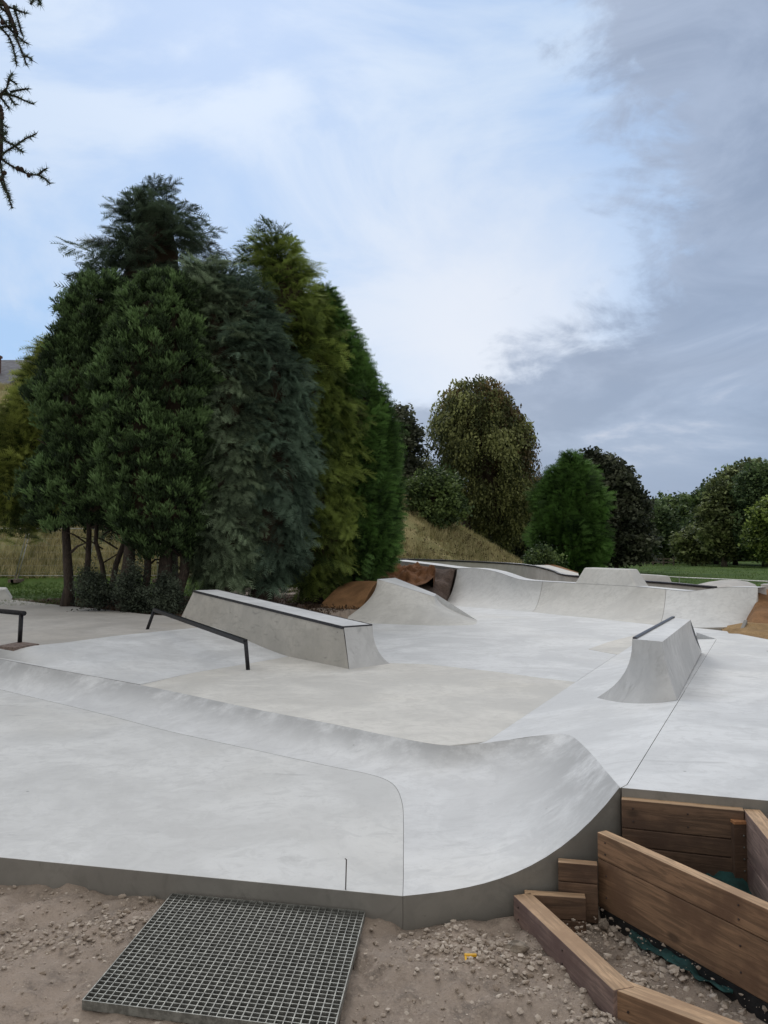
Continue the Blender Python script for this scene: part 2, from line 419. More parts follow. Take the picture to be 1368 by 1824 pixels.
def box_between(bm, a, b, w, h, up=Vector((0, 0, 1)), uvl=None, mi=0, off=0.0):
    """box whose top-left edge... centred on line a-b (top line), width w sideways, height h downward"""
    d = (b-a).normalized(); side = d.cross(up).normalized(); L_ = (b-a).length
    cs = []
    for p in (a, b):
        for sx, dz in ((-.5, 0), (.5, 0), (.5, -1), (-.5, -1)):
            cs.append(bm.verts.new(p + side*w*(sx+off) + up*h*dz))
    q = cs
    fs = [(0, 1, 2, 3), (7, 6, 5, 4), (0, 4, 5, 1), (1, 5, 6, 2), (2, 6, 7, 3), (3, 7, 4, 0)]
    r = random.random()*7
    for f in fs:
        fc = bm.faces.new([q[i] for i in f]); fc.material_index = mi
        if uvl is not None:
            for lp in fc.loops:
                c = lp.vert.co - a; lp[uvl].uv = (c.dot(d)+r, (c.dot(up)+c.dot(side))*.9 + r*3)
    return q
def tube(bm, pts, radii, seg=8, cap=True):
    rings = []
    for i, p in enumerate(pts):
        d = (pts[min(i+1, len(pts)-1)] - pts[max(i-1, 0)]).normalized()
        ref = Vector((0, 0, 1)) if abs(d.z) < .9 else Vector((1, 0, 0))
        x = d.cross(ref).normalized(); y = d.cross(x).normalized(); r = radii[i] if hasattr(radii, '__len__') else radii
        rings.append([bm.verts.new(p + (x*math.cos(k*2*math.pi/seg) + y*math.sin(k*2*math.pi/seg))*r) for k in range(seg)])
    for a, b in zip(rings, rings[1:]):
        for k in range(seg):
            f = bm.faces.new((a[k], a[(k+1) % seg], b[(k+1) % seg], b[k])); f.smooth = True
    if cap:
        bm.faces.new(rings[0][::-1]); bm.faces.new(rings[-1])
def S(name, *a, **k):
    o = a[0]; return o
def sm01(x, a, b):
    t = min(1, max(0, (x-a)/(b-a))); return t*t*(3-2*t)
# ================================================================== SKATEPARK LAYOUT
ZS, ZB, ZL, ZR = .12, .27, .48, .515
G_ = .002
# right bank plane: through toe line and crest joint
t0_, t1_ = P(860, 1320, ZB), P(1030, 1215, ZB); c0_, c1_ = P(1122, 1398, ZR), P(1200, 1250, ZR)
_d1 = (t1_-t0_); _d2 = (c1_-c0_); bdir = (_d1.normalized()+_d2.normalized()).normalized()
_m = (t0_+t1_)/2; t0_, t1_ = _m-bdir*_d1.length/2, _m+bdir*_d1.length/2
_m = c0_.lerp(c1_, .35); c0_, c1_ = _m-bdir*_d2.length*.35, _m+bdir*_d2.length*.65
bn = Vector(((t1_-t0_))).cross(c0_-t0_).normalized()
if bn.z < 0: bn = -bn
def B(u, v): return PPL(u, v, t0_, bn)
def strc(o): return tag(o, kind='structure')
toe = [P(-330, 1146, ZS), P(-150, 1190, ZS), P(0, 1228, ZS), P(110, 1254, ZS), P(200, 1276, ZS), P(300, 1302, ZS), P(450, 1335, ZS), P(590, 1365, ZS), P(650, 1377, ZS), P(686, 1388, ZS),
       P(706, 1403, ZS), P(717, 1432, ZS), P(719, 1470, ZS), P(719, 1520, ZS), P(719, 1560, ZS), P(718, 1596, ZS)]
rid = [P(-330, 1106, .44), P(-150, 1143, .42), P(0, 1174, .385), P(110, 1195, .335), P(200, 1211, .30), P(300, 1230, ZB+.004), P(450, 1262, ZB), P(590, 1289, ZB), P(700, 1312, ZB), P(801, 1328, ZB),
       B(905, 1318), B(972, 1309), B(1012, 1309), B(1040, 1329), B(1072, 1365), P(1104, 1402, ZR)]
edgeL = P(0, 1527, ZS); edgeR = P(718, 1596, ZS)
edgeFar = edgeL + (edgeL-edgeR).normalized()*9
A_, B_ = refine_pair(toe, rid, 5)
def qprof(t, s):
    p = 1.9 + 1.0*sm01(s, .45, .8)
    return t, t**p*(.35+.65*1) if s > .6 else t**p
qpf = empty('quarter_pipe', (0, 4.5, 0), 'low quarter pipe curving round the foreground slab, ending at the timber walls', 'quarter pipe')
loft('ramp_surface', A_, B_, 14, lambda t, s: (t, t**(1.9 + 1.0*sm01(s, .45, .85))), M['qp'], qpf, skirt=-.12, edge_mat=M['edge'], wear_shade=True)
# front slab
slab_poly = [p + Vector((-.0012, -.0012, 0)) for p in A_] + [edgeL, edgeL.lerp(edgeFar, .5), edgeFar]
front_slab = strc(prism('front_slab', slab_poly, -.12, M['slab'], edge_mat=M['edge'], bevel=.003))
# left bank
bankA = [P(-330, 1105, .44), P(0, 1173, .388), P(110, 1194, .338), P(200, 1210, .303), P(250, 1219, ZB+.005), P(340, 1199, ZB), P(435, 1183, ZB), P(500, 1172, ZB), P(560, 1160, ZB)]
bankB = [P(-330, 1156-40, ZL), P(0, 1152, ZL), P(60, 1150, ZL), P(120, 1144, ZL), P(200, 1133, ZL), P(270, 1126, ZL), P(340, 1119, ZL), P(400, 1114, ZL), P(450, 1109, ZL)]
lb = strc(loft('bank_pavement', bankA, bankB, 10, lambda t, s: (t, t*t*(3-2*t)*.55+t*.45), M['blue2'], skirt=-.05))
# left deck
deckfar = [P(445, 1104, ZL), P(330, 1099, ZL), P(260, 1094, ZL), P(190, 1086, ZL), P(108, 1078, ZL), P(20, 1068, ZL), P(-120, 1060, ZL), P(-500, 1050, ZL)]
strc(prism('deck_pavement', [p + Vector((0, G_, 0)) for p in bankB] + deckfar, 0.0, M['deck'], bevel=.01))
# basin: beige near pour, pale blue far pour
sep_line = [P(560, 1158, ZB), P(622, 1192, ZB), P(695, 1181, ZB), P(760, 1183, ZB), P(880, 1196, ZB), P(960, 1207, ZB), t1_.copy()]
near_poly = [P(250, 1220, ZB), *[p for p in B_[26:46]], t0_.copy()]
near_poly = [Vector((p.x, p.y, ZB)) for p in near_poly] + [p+Vector((0, -G_, 0)) for p in sep_line[::-1]] + [p+Vector((G_, -G_, 0)) for p in bankA[5:][::-1]]
strc(prism('basin_pavement', near_poly, 0.0, M['beige'], bevel=.0015))
toe_far = t1_ + bdir*4.2
qtoe = [P(788, 1077, ZB), P(870, 1084, ZB), P(950, 1090, ZB), P(1065, 1102, ZB), P(1180, 1115, ZB), P(1250, 1121, ZB), P(1322, 1129, ZB)]
far_poly = [p+Vector((0, G_, 0)) for p in sep_line] + [t1_ + Vector((-G_, 0, 0)), toe_far + Vector((-G_, 0, 0))] + [Vector((6.6, 11.0, ZB)), qtoe[-1] + Vector((.6, .2, 0))] + \
    [p + Vector((0, .3, 0)) for p in qtoe[::-1]] + [P(700, 1080, ZB), P(600, 1100, ZB), P(600, 1120, ZB), P(520, 1150, ZB)]
strc(prism('bowl_pavement', [Vector((p.x, p.y, ZB)) for p in far_poly], 0.0, M['blue'], bevel=.0015))
# beige triangular infill beside the right ledge
tri = [P(1048, 1156, ZB+.004), P(1085, 1143, ZB+.004), P(1132, 1131, ZB+.004), P(1175, 1150, ZB+.004), P(1140, 1172, ZB+.004), P(1090, 1164, ZB+.004)]
strc(prism('infill_pavement', tri, ZB-.02, M['beige'], bevel=.002))
# right bank and deck
crest_far = c1_ + bdir*4.6
bank_r = [Vector(p) for p in B_[45:]]; bank_r = [PPL(0, 0, t0_, bn) if False else Vector((p.x, p.y, t0_.z - ((p.x-t0_.x)*bn.x + (p.y-t0_.y)*bn.y)/bn.z)) for p in bank_r]
def onb(p): return Vector((p.x, p.y, t0_.z - ((p.x-t0_.x)*bn.x + (p.y-t0_.y)*bn.y)/bn.z))
bp = [onb(t1_ + bdir*4.2), onb(t1_), onb(t0_)] + bank_r + [onb(c0_), onb(c1_), onb(crest_far)]
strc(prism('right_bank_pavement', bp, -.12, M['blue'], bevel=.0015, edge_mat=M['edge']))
g3 = Vector((.0025, -.001, 0))
cj = P(1210, 1229, ZR); cj2 = P(1368, 1249, ZR); cj3 = cj + (cj2-cj)*4
fr0 = P(1106, 1403, ZR); fr1 = P(1368, 1426, ZR); fr2 = fr0 + (fr1-fr0)*7
def lineat(p, q, y): t = (y-p.y)/(q.y-p.y); return p.lerp(q, t)
jc = c0_ + bdir*(cj-c0_).dot(bdir)
strc(prism('deck_pavement', [jc+g3, c0_+g3, fr0+g3, fr1, fr2, cj3, cj2], -.12, M['blue2'], bevel=.002, edge_mat=M['edge']))
dfar = [P(1240, 1126, ZR), P(1316, 1129, ZR), P(1368, 1139, ZR)]
dx = (cj2-cj)*4
farpoly = [jc+g3+Vector((0, G_*2, 0)), cj2+Vector((0, G_*2, 0)), cj3+Vector((0, G_*2, 0)), Vector((cj3.x, 8.6, ZR)), dfar[2]+Vector((1.2, -.5, 0)), dfar[2], dfar[1], dfar[0], crest_far+g3]
strc(prism('deck_pavement', [Vector((p.x, p.y, ZR)) for p in farpoly], 0.0, M['blue'], bevel=.002))
# ------------------------------------------------------------------ ledge 1
l1 = empty('grind_ledge', P(622, 1192, ZB), 'long sloping grey concrete ledge with steel edged top in front of the conifers', 'ledge')
b0 = P(622, 1192, ZB); b1 = P(480, 1161, ZB); b2 = P(395, 1119, ZL); b3 = P(318, 1106, ZL)
bl = (b3-b0); bl.z = 0; bl.normalize(); bs = Vector((-bl.y, bl.x, 0))
if bs.y < 0: bs = -bs           # away from the camera
b1 = Vector((b0 + bl*(b1-b0).dot(bl))); b1.z = ZB
b2 = Vector((b0 + bl*(b2-b0).dot(bl))); b2.z = ZL
b3 = Vector((b0 + bl*(b3-b0).dot(bl))); b3.z = ZL
def onplane(u, v, p0, n): return PPL(u, v, p0, n)
fn = (bs*1 - Vector((0, 0, .16))).normalized()    # front face leans back
t0 = onplane(611, 1118, b0, fn); t3 = onplane(345, 1053, b0, fn)
tw = .42
t0b = t0 + bs*tw; t3b = t3 + bs*tw
eb = P(695, 1182, ZB)
bb = [p + bs*(tw+.16) for p in (b1, b2, b3)]
bm = bmesh.new()
def V(p): return bm.verts.new(p)
v_ = {k: V(p) for k, p in dict(b0=b0, b1=b1, b2=b2, b3=b3, t0=t0, t3=t3, t0b=t0b, t3b=t3b, c1=bb[0], c2=bb[1], c3=bb[2]).items()}
for k in ('b0', 'b1', 'b2', 'b3', 'c1', 'c2', 'c3'): v_[k].co.z -= .03
bm.faces.new([v_[k] for k in ('b0', 'b1', 'b2', 'b3', 't3', 't0')])
bm.faces.new([v_[k] for k in ('b3', 'c3', 't3b', 't3')]); bm.faces.new([v_[k] for k in ('t0', 't3', 't3b', 't0b')])
cb = V(eb - Vector((0, 0, .03)))
bm.faces.new([v_[k] for k in ('c3', 'c2', 'c1', 't0b', 't3b')]); 
crv = [V(Vector((eb.x+(t0b.x-eb.x)*(1-(1-t)**2.1), eb.y+(t0b.y-eb.y)*(1-(1-t)**2.1), eb.z+(t0b.z-eb.z)*t**1.25))) for t in [i/12 for i in range(1, 12)]]
_q = [cb] + crv + [v_['t0b']]
for x_, y_ in zip(_q, _q[1:]): bm.faces.new([v_['c1'], x_, y_])
bm.faces.new([v_['b0'], cb, v_['c1'], v_['b1']]); bm.faces.new([v_['b1'], v_['c1'], v_['c2'], v_['b2']]); bm.faces.new([v_['b2'], v_['c2'], v_['c3'], v_['b3']])
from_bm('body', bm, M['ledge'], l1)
# curved end: straight front arris, concave back arris
NA = 12
A1 = [b0.lerp(eb, i/NA) for i in range(NA+1)]; B1 = [t0.lerp(t0b, i/NA) + Vector((.012, -.012, 0)) for i in range(NA+1)]
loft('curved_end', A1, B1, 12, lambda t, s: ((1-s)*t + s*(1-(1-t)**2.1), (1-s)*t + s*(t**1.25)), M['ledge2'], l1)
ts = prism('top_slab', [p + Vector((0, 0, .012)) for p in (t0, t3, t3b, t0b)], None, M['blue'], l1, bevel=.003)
for v in ts.data.vertices:
    pass
bm = bmesh.new(); up = Vector((0, 0, .016))
box_between(bm, t0+up-bs*.004, t3+up-bs*.004, .018, .032); box_between(bm, t0+up, t0b+up, .018, .032); box_between(bm, t3+up, t3b+up, .018, .032); box_between(bm, t0b+up+bs*.004, t3b+up+bs*.004, .018, .032)
from_bm('steel_edge', bm, M['coping'], l1)
# ------------------------------------------------------------------ ledge 2
ZT = .915
l2 = empty('grind_ledge', P(1205, 1247, ZR), 'short angular concrete ledge on the right deck, steel strip on its left top edge', 'ledge')
a = P(1126, 1138, ZT); b = P(1180, 1143, ZT); c = P(1230, 1104, ZT); d_ = P(1196, 1100, ZT)
r0 = P(1206, 1247, ZR); r1 = P(1250, 1161, ZR)
front_top = [a, a.lerp(b, .33), a.lerp(b, .66), b]
front_bot = [B(1063, 1243), B(1105, 1251), B(1160, 1253), r0]
fa, fb = refine_pair(front_bot, front_top, 6)
loft('front_ramp', fa, fb, 14, lambda t, s: (((1-s)*(1-(1-t)**2.3) + s*(1-(1-t)**1.5)), t), M['ledge2'], l2)
loft('side_wall', [r0-Vector((0, 0, .0)), r0.lerp(r1, .5), r1], [b, b.lerp(c, .5), c], 10, lambda t, s: (1-(1-t)**1.5, t), M['ledge2'], l2)
bm = bmesh.new(); lft = B(1063, 1243); lfar = onb(d_ + Vector((-.22, .2, 0)))
vv = [bm.verts.new(p) for p in (a, d_, c, b)]; bm.faces.new(vv)
w0, w1, w2 = bm.verts.new(lfar), bm.verts.new(r1), bm.verts.new(lft)
bm.faces.new([vv[1], w0, w1, vv[2]]); 
from_bm('top_slab', bm, M['blue'], l2)
loft('bank_side', [lft, lft.lerp(lfar, .5), lfar], [a, a.lerp(d_, .5), d_], 12, lambda t, s: (1-(1-t)**2.3, t), M['ledge2'], l2)
bm = bmesh.new(); box_between(bm, a+Vector((.02, 0, .014)), d_+Vector((.02, 0, .014)), .032, .024); from_bm('steel_edge', bm, M['coping'], l2, bevel=.003)
# ------------------------------------------------------------------ pyramid hip in the middle distance
hp = empty('ramp_hip', P(700, 1112, ZB), 'pale concrete hip ramp with sloping top beside the orange matting mound', 'ramp')
ht = [PY(672, 1032, 15.9), PY(700, 1040, 15.75), PY(735, 1051, 15.6), PY(774, 1063, 15.4)]
hb = [P(606, 1107, ZB), P(680, 1111, ZB), P(765, 1114, ZB), P(822, 1114, ZB)]
ha, hc = refine_pair(hb, ht, 6)
loft('front_face', ha, hc, 14, lambda t, s: ((1-abs(2*s-1)**2)*t**.9 + abs(2*s-1)**2*(1-(1-t)**2.1), t), M['hip'], hp)
htb = [PY(704, 1029.5, 17.2), PY(777, 1058.5, 16.2)]
hr = [P(822, 1114, ZB), P(846, 1112, ZB), P(850, 1105, ZB)]; hrt = [ht[3], ht[3].lerp(htb[1], .5), htb[1]]
hra, hrb = refine_pair(hr, hrt, 4)
loft('end_face', hra, hrb, 12, lambda t, s: (1-(1-t)**2.1, t), M['hip'], hp)
bm = bmesh.new(); vs_ = [bm.verts.new(p+Vector((0, 0, .004))) for p in (ht[0], ht[1], ht[2], ht[3], htb[1], htb[0])]; bm.faces.new(vs_)
bb_ = [bm.verts.new(p) for p in (P(850, 1105, ZB), Vector((htb[0].x-.9, htb[0].y+.6, ZB)), P(606, 1107, ZB))]
bm.faces.new((vs_[4], bb_[0], bb_[1], vs_[5]))
from_bm('top_slab', bm, M['blue'], hp)
_l = P(606, 1107, ZB); _k = Vector((htb[0].x-.9, htb[0].y+.6, ZB))
loft('end_face', [_l, _l.lerp(_k, .5), _k], [ht[0], ht[0].lerp(htb[0], .5), htb[0]], 12, lambda t, s: (1-(1-t)**2.1, t), M['hip'], hp)
# ------------------------------------------------------------------ back quarter pipe
qb = empty('quarter_pipe', P(1065, 1102, ZB), 'wide far quarter pipe across the bowl with a raised block on its lip', 'quarter pipe')
segs = [
 ([P(788, 1077, ZB), P(830, 1081, ZB), P(870, 1084, ZB), P(910, 1087, ZB), P(947, 1090, ZB)],
  [PY(815, 1012, 21.2), PY(852, 1013, 20.6), PY(885, 1019, 20.0), PY(925, 1032, 19.1), PY(966, 1036, 18.5)], 'qpback'),
 ([P(947.5, 1090, ZB), P(1010, 1097, ZB), P(1065, 1102, ZB), P(1120, 1108, ZB), P(1174, 1114, ZB)],
  [PY(966.5, 1036, 18.5), PY(1025, 1039, 17.7), PY(1080, 1042, 16.9), PY(1132, 1045, 16.2), PY(1186, 1050, 15.9)], 'hip'),
 ([P(1174.6, 1114, ZB), P(1210, 1116, ZB), P(1250, 1118, ZB), P(1290, 1117, ZB), P(1332, 1114, ZB)],
  [PY(1186.6, 1050, 15.9), PY(1225, 1053, 15.5), PY(1262, 1049, 15.3), PY(1300, 1046, 15.1), PY(1350, 1047, 14.8)], 'qpback')]
lip = []
for ta_, tb_, mm in segs:
    xa, xb = refine_pair(ta_, tb_, 5); lip += xb
    loft('ramp_panel', xa, xb, 14, lambda t, s: circ(t, R(50)), M[mm], qb, skirt=.0, edge_mat=M['wallc'])
nrm = Vector((.80, .6, 0))
rim_b = [p + Vector((.30, .28, 0)) for p in lip]
bm = bmesh.new(); ra = [bm.verts.new(p+Vector((0, 0, .006))) for p in lip]; rb = [bm.verts.new(p+Vector((0, 0, .006))) for p in rim_b]; rc = [bm.verts.new((p.x, p.y, 0)) for p in rim_b]
for i in range(len(ra)-1): bm.faces.new((ra[i], ra[i+1], rb[i+1], rb[i])); bm.faces.new((rb[i], rb[i+1], rc[i+1], rc[i]))
from_bm('top_slab', bm, M['blue'], qb)
# raised block
k0 = PY(1021, 1044, 17.72); k1 = PY(1134, 1049, 16.15); k0t = PY(1041, 1011, 17.85); k1t = PY(1119, 1014, 16.7)
off = Vector((.42, .38, 0))
bm = bmesh.new(); q8 = [bm.verts.new(p) for p in (k0, k1, k1+off, k0+off, k0t, k1t, k1t+off*.7, k0t+off*.7)]
for f in ((0, 1, 5, 4), (1, 2, 6, 5), (2, 3, 7, 6), (3, 0, 4, 7), (4, 5, 6, 7), (3, 2, 1, 0)): bm.faces.new([q8[i] for i in f])
from_bm('raised_block', bm, M['hip'], qb, bevel=.03)
# end wall beside the ramp foot
bm = bmesh.new(); e0 = P(1316, 1130, ZB); e1 = PY(1325, 1104, e0.y+.5)
q4 = [e0, e0+Vector((.03, 0, 0)), Vector((e1.x, e1.y, 0)), e1]
ew = prism('end_kerb', [Vector((e0.x, e0.y, ZB+.04)), Vector((e0.x+.06, e0.y, ZB+.04)), Vector((e1.x+.06, e1.y, e1.z)), e1], 0, M['edge'], qb)
# platform strip on the left of it
pl = empty('platform_strip', PY(760, 1012, 22), 'thin white concrete platform edge above the crumpled orange matting', 'platform')
pp = [PY(700, 997.5, 25), PY(760, 1004.5, 23), PY(816, 1012, 21.15)]
ppb = [p + Vector((.45, .5, 0)) for p in pp]
prism('top_slab', pp + ppb[::-1], .0, M['blue'], pl, edge_mat=M['edge'])
# ------------------------------------------------------------------ second bowl behind
def wallstrip(name, label, pts, mat, thick=.35, drop=.9, cop=True, cat='wall'):
    root = empty(name, Vector((pts[len(pts)//2].x, pts[len(pts)//2].y, .2)), label, cat)
    pts = smooth_pts(pts, 1)
    bm = bmesh.new(); f0 = []; 
    for p in pts:
        f0.append([bm.verts.new(p), bm.verts.new((p.x, p.y, p.z-drop)), bm.verts.new((p.x+.05, p.y+thick, p.z-drop)), bm.verts.new((p.x+.05, p.y+thick, p.z))])
    for r0_, r1_ in zip(f0, f0[1:]):
        for k in range(4): bm.faces.new((r0_[k], r1_[k], r1_[(k+1) % 4], r0_[(k+1) % 4]))
    bm.faces.new(f0[0]); bm.faces.new(f0[-1][::-1])
    from_bm('wall_face', bm, mat, root)
    if cop:
        bm = bmesh.new(); tube(bm, [p+Vector((0, -.01, .01)) for p in pts], .035, 6); from_bm('coping', bm, M['coping'], root)
    return root
wallstrip('bowl_wall', 'grey curved bowl wall with dark coping behind the quarter pipe, below the dry grass slope',
          [PY(690, 996, 29), PY(780, 998, 28.5), PY(890, 1003, 27.5), PY(945, 1007, 26), PY(985, 1017, 23.5), PY(998, 1024, 22.2), PY(1034, 1028, 21.5)], M['wallc'])
wallstrip('bowl_wall', 'low grey bowl wall with dark coping right of the raised block, in front of the curved concrete mound',
          [PY(1128, 1035, 19), PY(1200, 1040, 18), PY(1240, 1044, 17.4), PY(1276, 1047.5, 17)], M['wallc'])
bd = empty('bowl_deck', PY(990, 1018, 25), 'beige concrete deck corner behind the curved bowl wall, edged by orange matting', 'deck')
prism('top_slab', [PY(950, 1006.5, 26.6), PY(986, 1016.5, 24), PY(999, 1023.5, 22.7), PY(1032, 1027.5, 22), PY(1030, 1021, 24), PY(978, 1006.5, 28)], .2, M['beige'], bd)
tag(prism('matting_strip', [PY(968, 1005, 28.6), PY(1029, 1022.2, 24.2), PY(1030, 1019.5, 25), PY(985, 1004.5, 29)], .2, M['jute']), 'narrow strip of orange matting along the beige bowl deck edge', 'matting')
blk = empty('concrete_block', PY(1160, 1036, 23), 'long low concrete block with slanted end standing behind the raised block, before the green field', 'block')
k = [PY(1122, 1036, 22.3), PY(1198, 1040, 21.6), PY(1192, 1026, 21.7), PY(1122, 1021.5, 22.4)]; o_ = Vector((.1, .8, 0))
bm = bmesh.new(); q8 = [bm.verts.new(p) for p in k] + [bm.verts.new(p+o_) for p in k]
for f in ((0, 1, 2, 3), (7, 6, 5, 4), (0, 4, 5, 1), (1, 5, 6, 2), (2, 6, 7, 3), (3, 7, 4, 0)): bm.faces.new([q8[i] for i in f])
from_bm('body', bm, M['hip'], blk, bevel=.02)
# curved mound (roll-over)
md = empty('concrete_mound', PY(1295, 1046, 19), 'low domed beige concrete mound in front of the green field, right of the raised block', 'mound')
bm = bmesh.new(); prof = [(1216, 1047), (1240, 1041.5), (1262, 1036.5), (1285, 1033.3), (1310, 1033), (1332, 1036), (1345, 1041), (1352, 1048.5)]
rw = []
for i, (u, v) in enumerate(prof):
    f_ = PY(u, v, 20.0); g_ = PY(u, 1052, 18.4 - .5*i/7)
    rw.append([bm.verts.new(g_.lerp(f_, t/8) + Vector((0, 0, (f_.z-g_.z)*.35*math.sin(math.pi*t/8)))) for t in range(9)] + [bm.verts.new((f_.x*1.05, 22.5, .3))])
for x0, x1 in zip(rw, rw[1:]):
    for j in range(9): f = bm.faces.new((x0[j], x1[j], x1[j+1], x0[j+1])); f.smooth = True
from_bm('body', bm, M['deck'], md)
# small ramp at far left
sr = empty('ramp_end', P(5, 1069, ZL), 'pale sloping ramp end at the far left edge of the old deck', 'ramp')
k = [P(-60, 1071, ZL), P(21, 1069, ZL), PY(9, 1050, 18.6), PY(-60, 1049, 18.6)]; o_ = Vector((-.55, 1.2, 0))
bm = bmesh.new(); q8 = [bm.verts.new(p) for p in k] + [bm.verts.new(p+o_) for p in k]
for f in ((0, 1, 2, 3), (7, 6, 5, 4), (0, 4, 5, 1), (1, 5, 6, 2), (2, 6, 7, 3), (3, 7, 4, 0)): bm.faces.new([q8[i] for i in f])
from_bm('body', bm, M['hip'], sr, bevel=.02)
# ------------------------------------------------------------------ rails
def rail(label, top_pts, feet, r, name='grind_rail', plates=None, round_=True):
    root = empty(name, feet[0][1], label, 'rail')
    bm = bmesh.new()
    if round_: tube(bm, top_pts, r, 12)
    else: box_between(bm, top_pts[0]+Vector((0, 0, r)), top_pts[1]+Vector((0, 0, r)), r*2, r*2)
    from_bm('rail_bar', bm, M['steel'], root, bevel=0 if round_ else .004)
    for tp, ft in feet:
        bm = bmesh.new(); tube(bm, [tp, ft-Vector((0, 0, .01))], r*.9, 10); from_bm('post', bm, M['steel'], root)
    for pz in plates or []:
        prism('base_plate', pz, None, M['plate'], root, bevel=.002)
    return root
f1 = P(442, 1193, ZB); f2 = P(262, 1121, ZL)
tA = PY(437.5, 1143, f1.y); tB = PY(275, 1086, f2.y+.02)
rail('black sloping rail with two posts on the pale bank before the long ledge', [tA, tB], [(tA, f1), (tB, f2)], .026, round_=False)
f3 = P(35, 1146, ZL); tC = PY(38, 1092, f3.y); tD = tC + (PY(-10, 1087.5, f3.y+.25)-tC).normalized()*2.6; tE = tC - (tD-tC).normalized()*.06
f4 = Vector((tD.x+.3, tD.y-.05, ZL))
pz = [P(-8, 1151, ZL+.012), P(24, 1153, ZL+.012), P(70, 1147, ZL+.012), P(36, 1142.5, ZL+.012)]
rail('black round rail on a post with base plate at the left edge', [tE, tD], [(tC, f3), (Vector((f4.x, f4.y, tD.z)), f4)], .03, plates=[pz])
# ------------------------------------------------------------------ soil, matting
def patch(name, label, cat, A, Bp, mat, n=16, amp=.06, freq=2.0, k=6, bulge=.0, kind=None):
    a, b = refine_pair(A, Bp, k); bm = bmesh.new(); rows = []
    for p, q in zip(a, b):
        row = []
        for j in range(n+1):
            t = j/n; c = p.lerp(q, t); w = min(1, 4*t, 4*(1-t)+.3)
            nn = noise.fractal(c*freq, .8, 2.0, 4)
            row.append(bm.verts.new(c + Vector((0, -.4*nn*amp*w, nn*amp*w + bulge*math.sin(math.pi*t)))))
        rows.append(row)
    for r0_, r1_ in zip(rows, rows[1:]):
        for j in range(n): f = bm.faces.new((r0_[j], r1_[j], r1_[j+1], r0_[j+1])); f.smooth = True
    # back side down to the ground so the pile has volume
    for r in (rows,):
        bk = [bm.verts.new((x[-1].co.x, x[-1].co.y+1.2, .2)) for x in rows]
        for i in range(len(rows)-1): bm.faces.new((rows[i][-1], rows[i+1][-1], bk[i+1], bk[i]))
        for x, y_ in ((rows[0], bk[0]), (rows[-1], bk[-1])):
            for j in range(n): bm.faces.new((x[j], x[j+1], y_))
    o = from_bm(name, bm, mat)
    return tag(o, label, cat, kind=kind)
patch('soil_bank', None, None, [P(520, 1100, .42), P(580, 1108, ZB+.01), P(640, 1109, ZB+.01), P(700, 1100, ZB), P(760, 1088, ZB+.01), P(792, 1078, ZB+.01)],
      [PY(540, 1068, 19), PY(590, 1052, 20), PY(650, 1030, 21), PY(710, 1012, 22), PY(770, 1013, 22), PY(812, 1014, 21.35)], M['soil2'], 24, .14, 2.4, 8, kind='structure')
patch('matting', 'orange brown coir matting laid smooth over the small mound left of the hip ramp', 'matting',
      [PY(563, 1090, 16.3), PY(590, 1098, 15.9), PY(618, 1105, 15.6), PY(636, 1107, 15.5)],
      [PY(612, 1040, 17.8), PY(625, 1036, 17.6), PY(645, 1035, 17.4), PY(672, 1035, 17.0)], M['jute'], 18, .03, 2.0, 8, bulge=.08)
patch('matting', 'crumpled dark orange matting heaped on the soil bank under the platform edge', 'matting',
      [PY(640, 1040, 18.6), PY(680, 1046, 18.5), PY(720, 1046, 18.4), PY(755, 1040, 18.6), PY(772, 1028, 19.2)],
      [PY(655, 1016, 20.6), PY(690, 1008, 20.8), PY(725, 1007, 20.8), PY(755, 1008, 20.6), PY(776, 1012, 20.2)], M['jute2'], 34, .16, 4.2, 12, bulge=.10)
patch('matting', 'bright orange matting on the slope right of the far quarter pipe', 'matting',
      [PY(1336, 1116, 13.4), PY(1370, 1118, 13.2), PY(1460, 1122, 13.0)], [PY(1353, 1048, 15.5), PY(1385, 1052, 15.5), PY(1480, 1058, 15.5)], M['jute'], 14, .05, 2.0, 6)
patch('matting', 'pale straw matting below the orange matting at the right edge', 'matting',
      [PY(1310, 1136, 11.9), PY(1345, 1140, 11.6), PY(1460, 1150, 11.2)], [PY(1330, 1108, 13.35), PY(1370, 1111, 13.15), PY(1460, 1116, 12.95)], M['straw'], 14, .06, 2.5, 6)
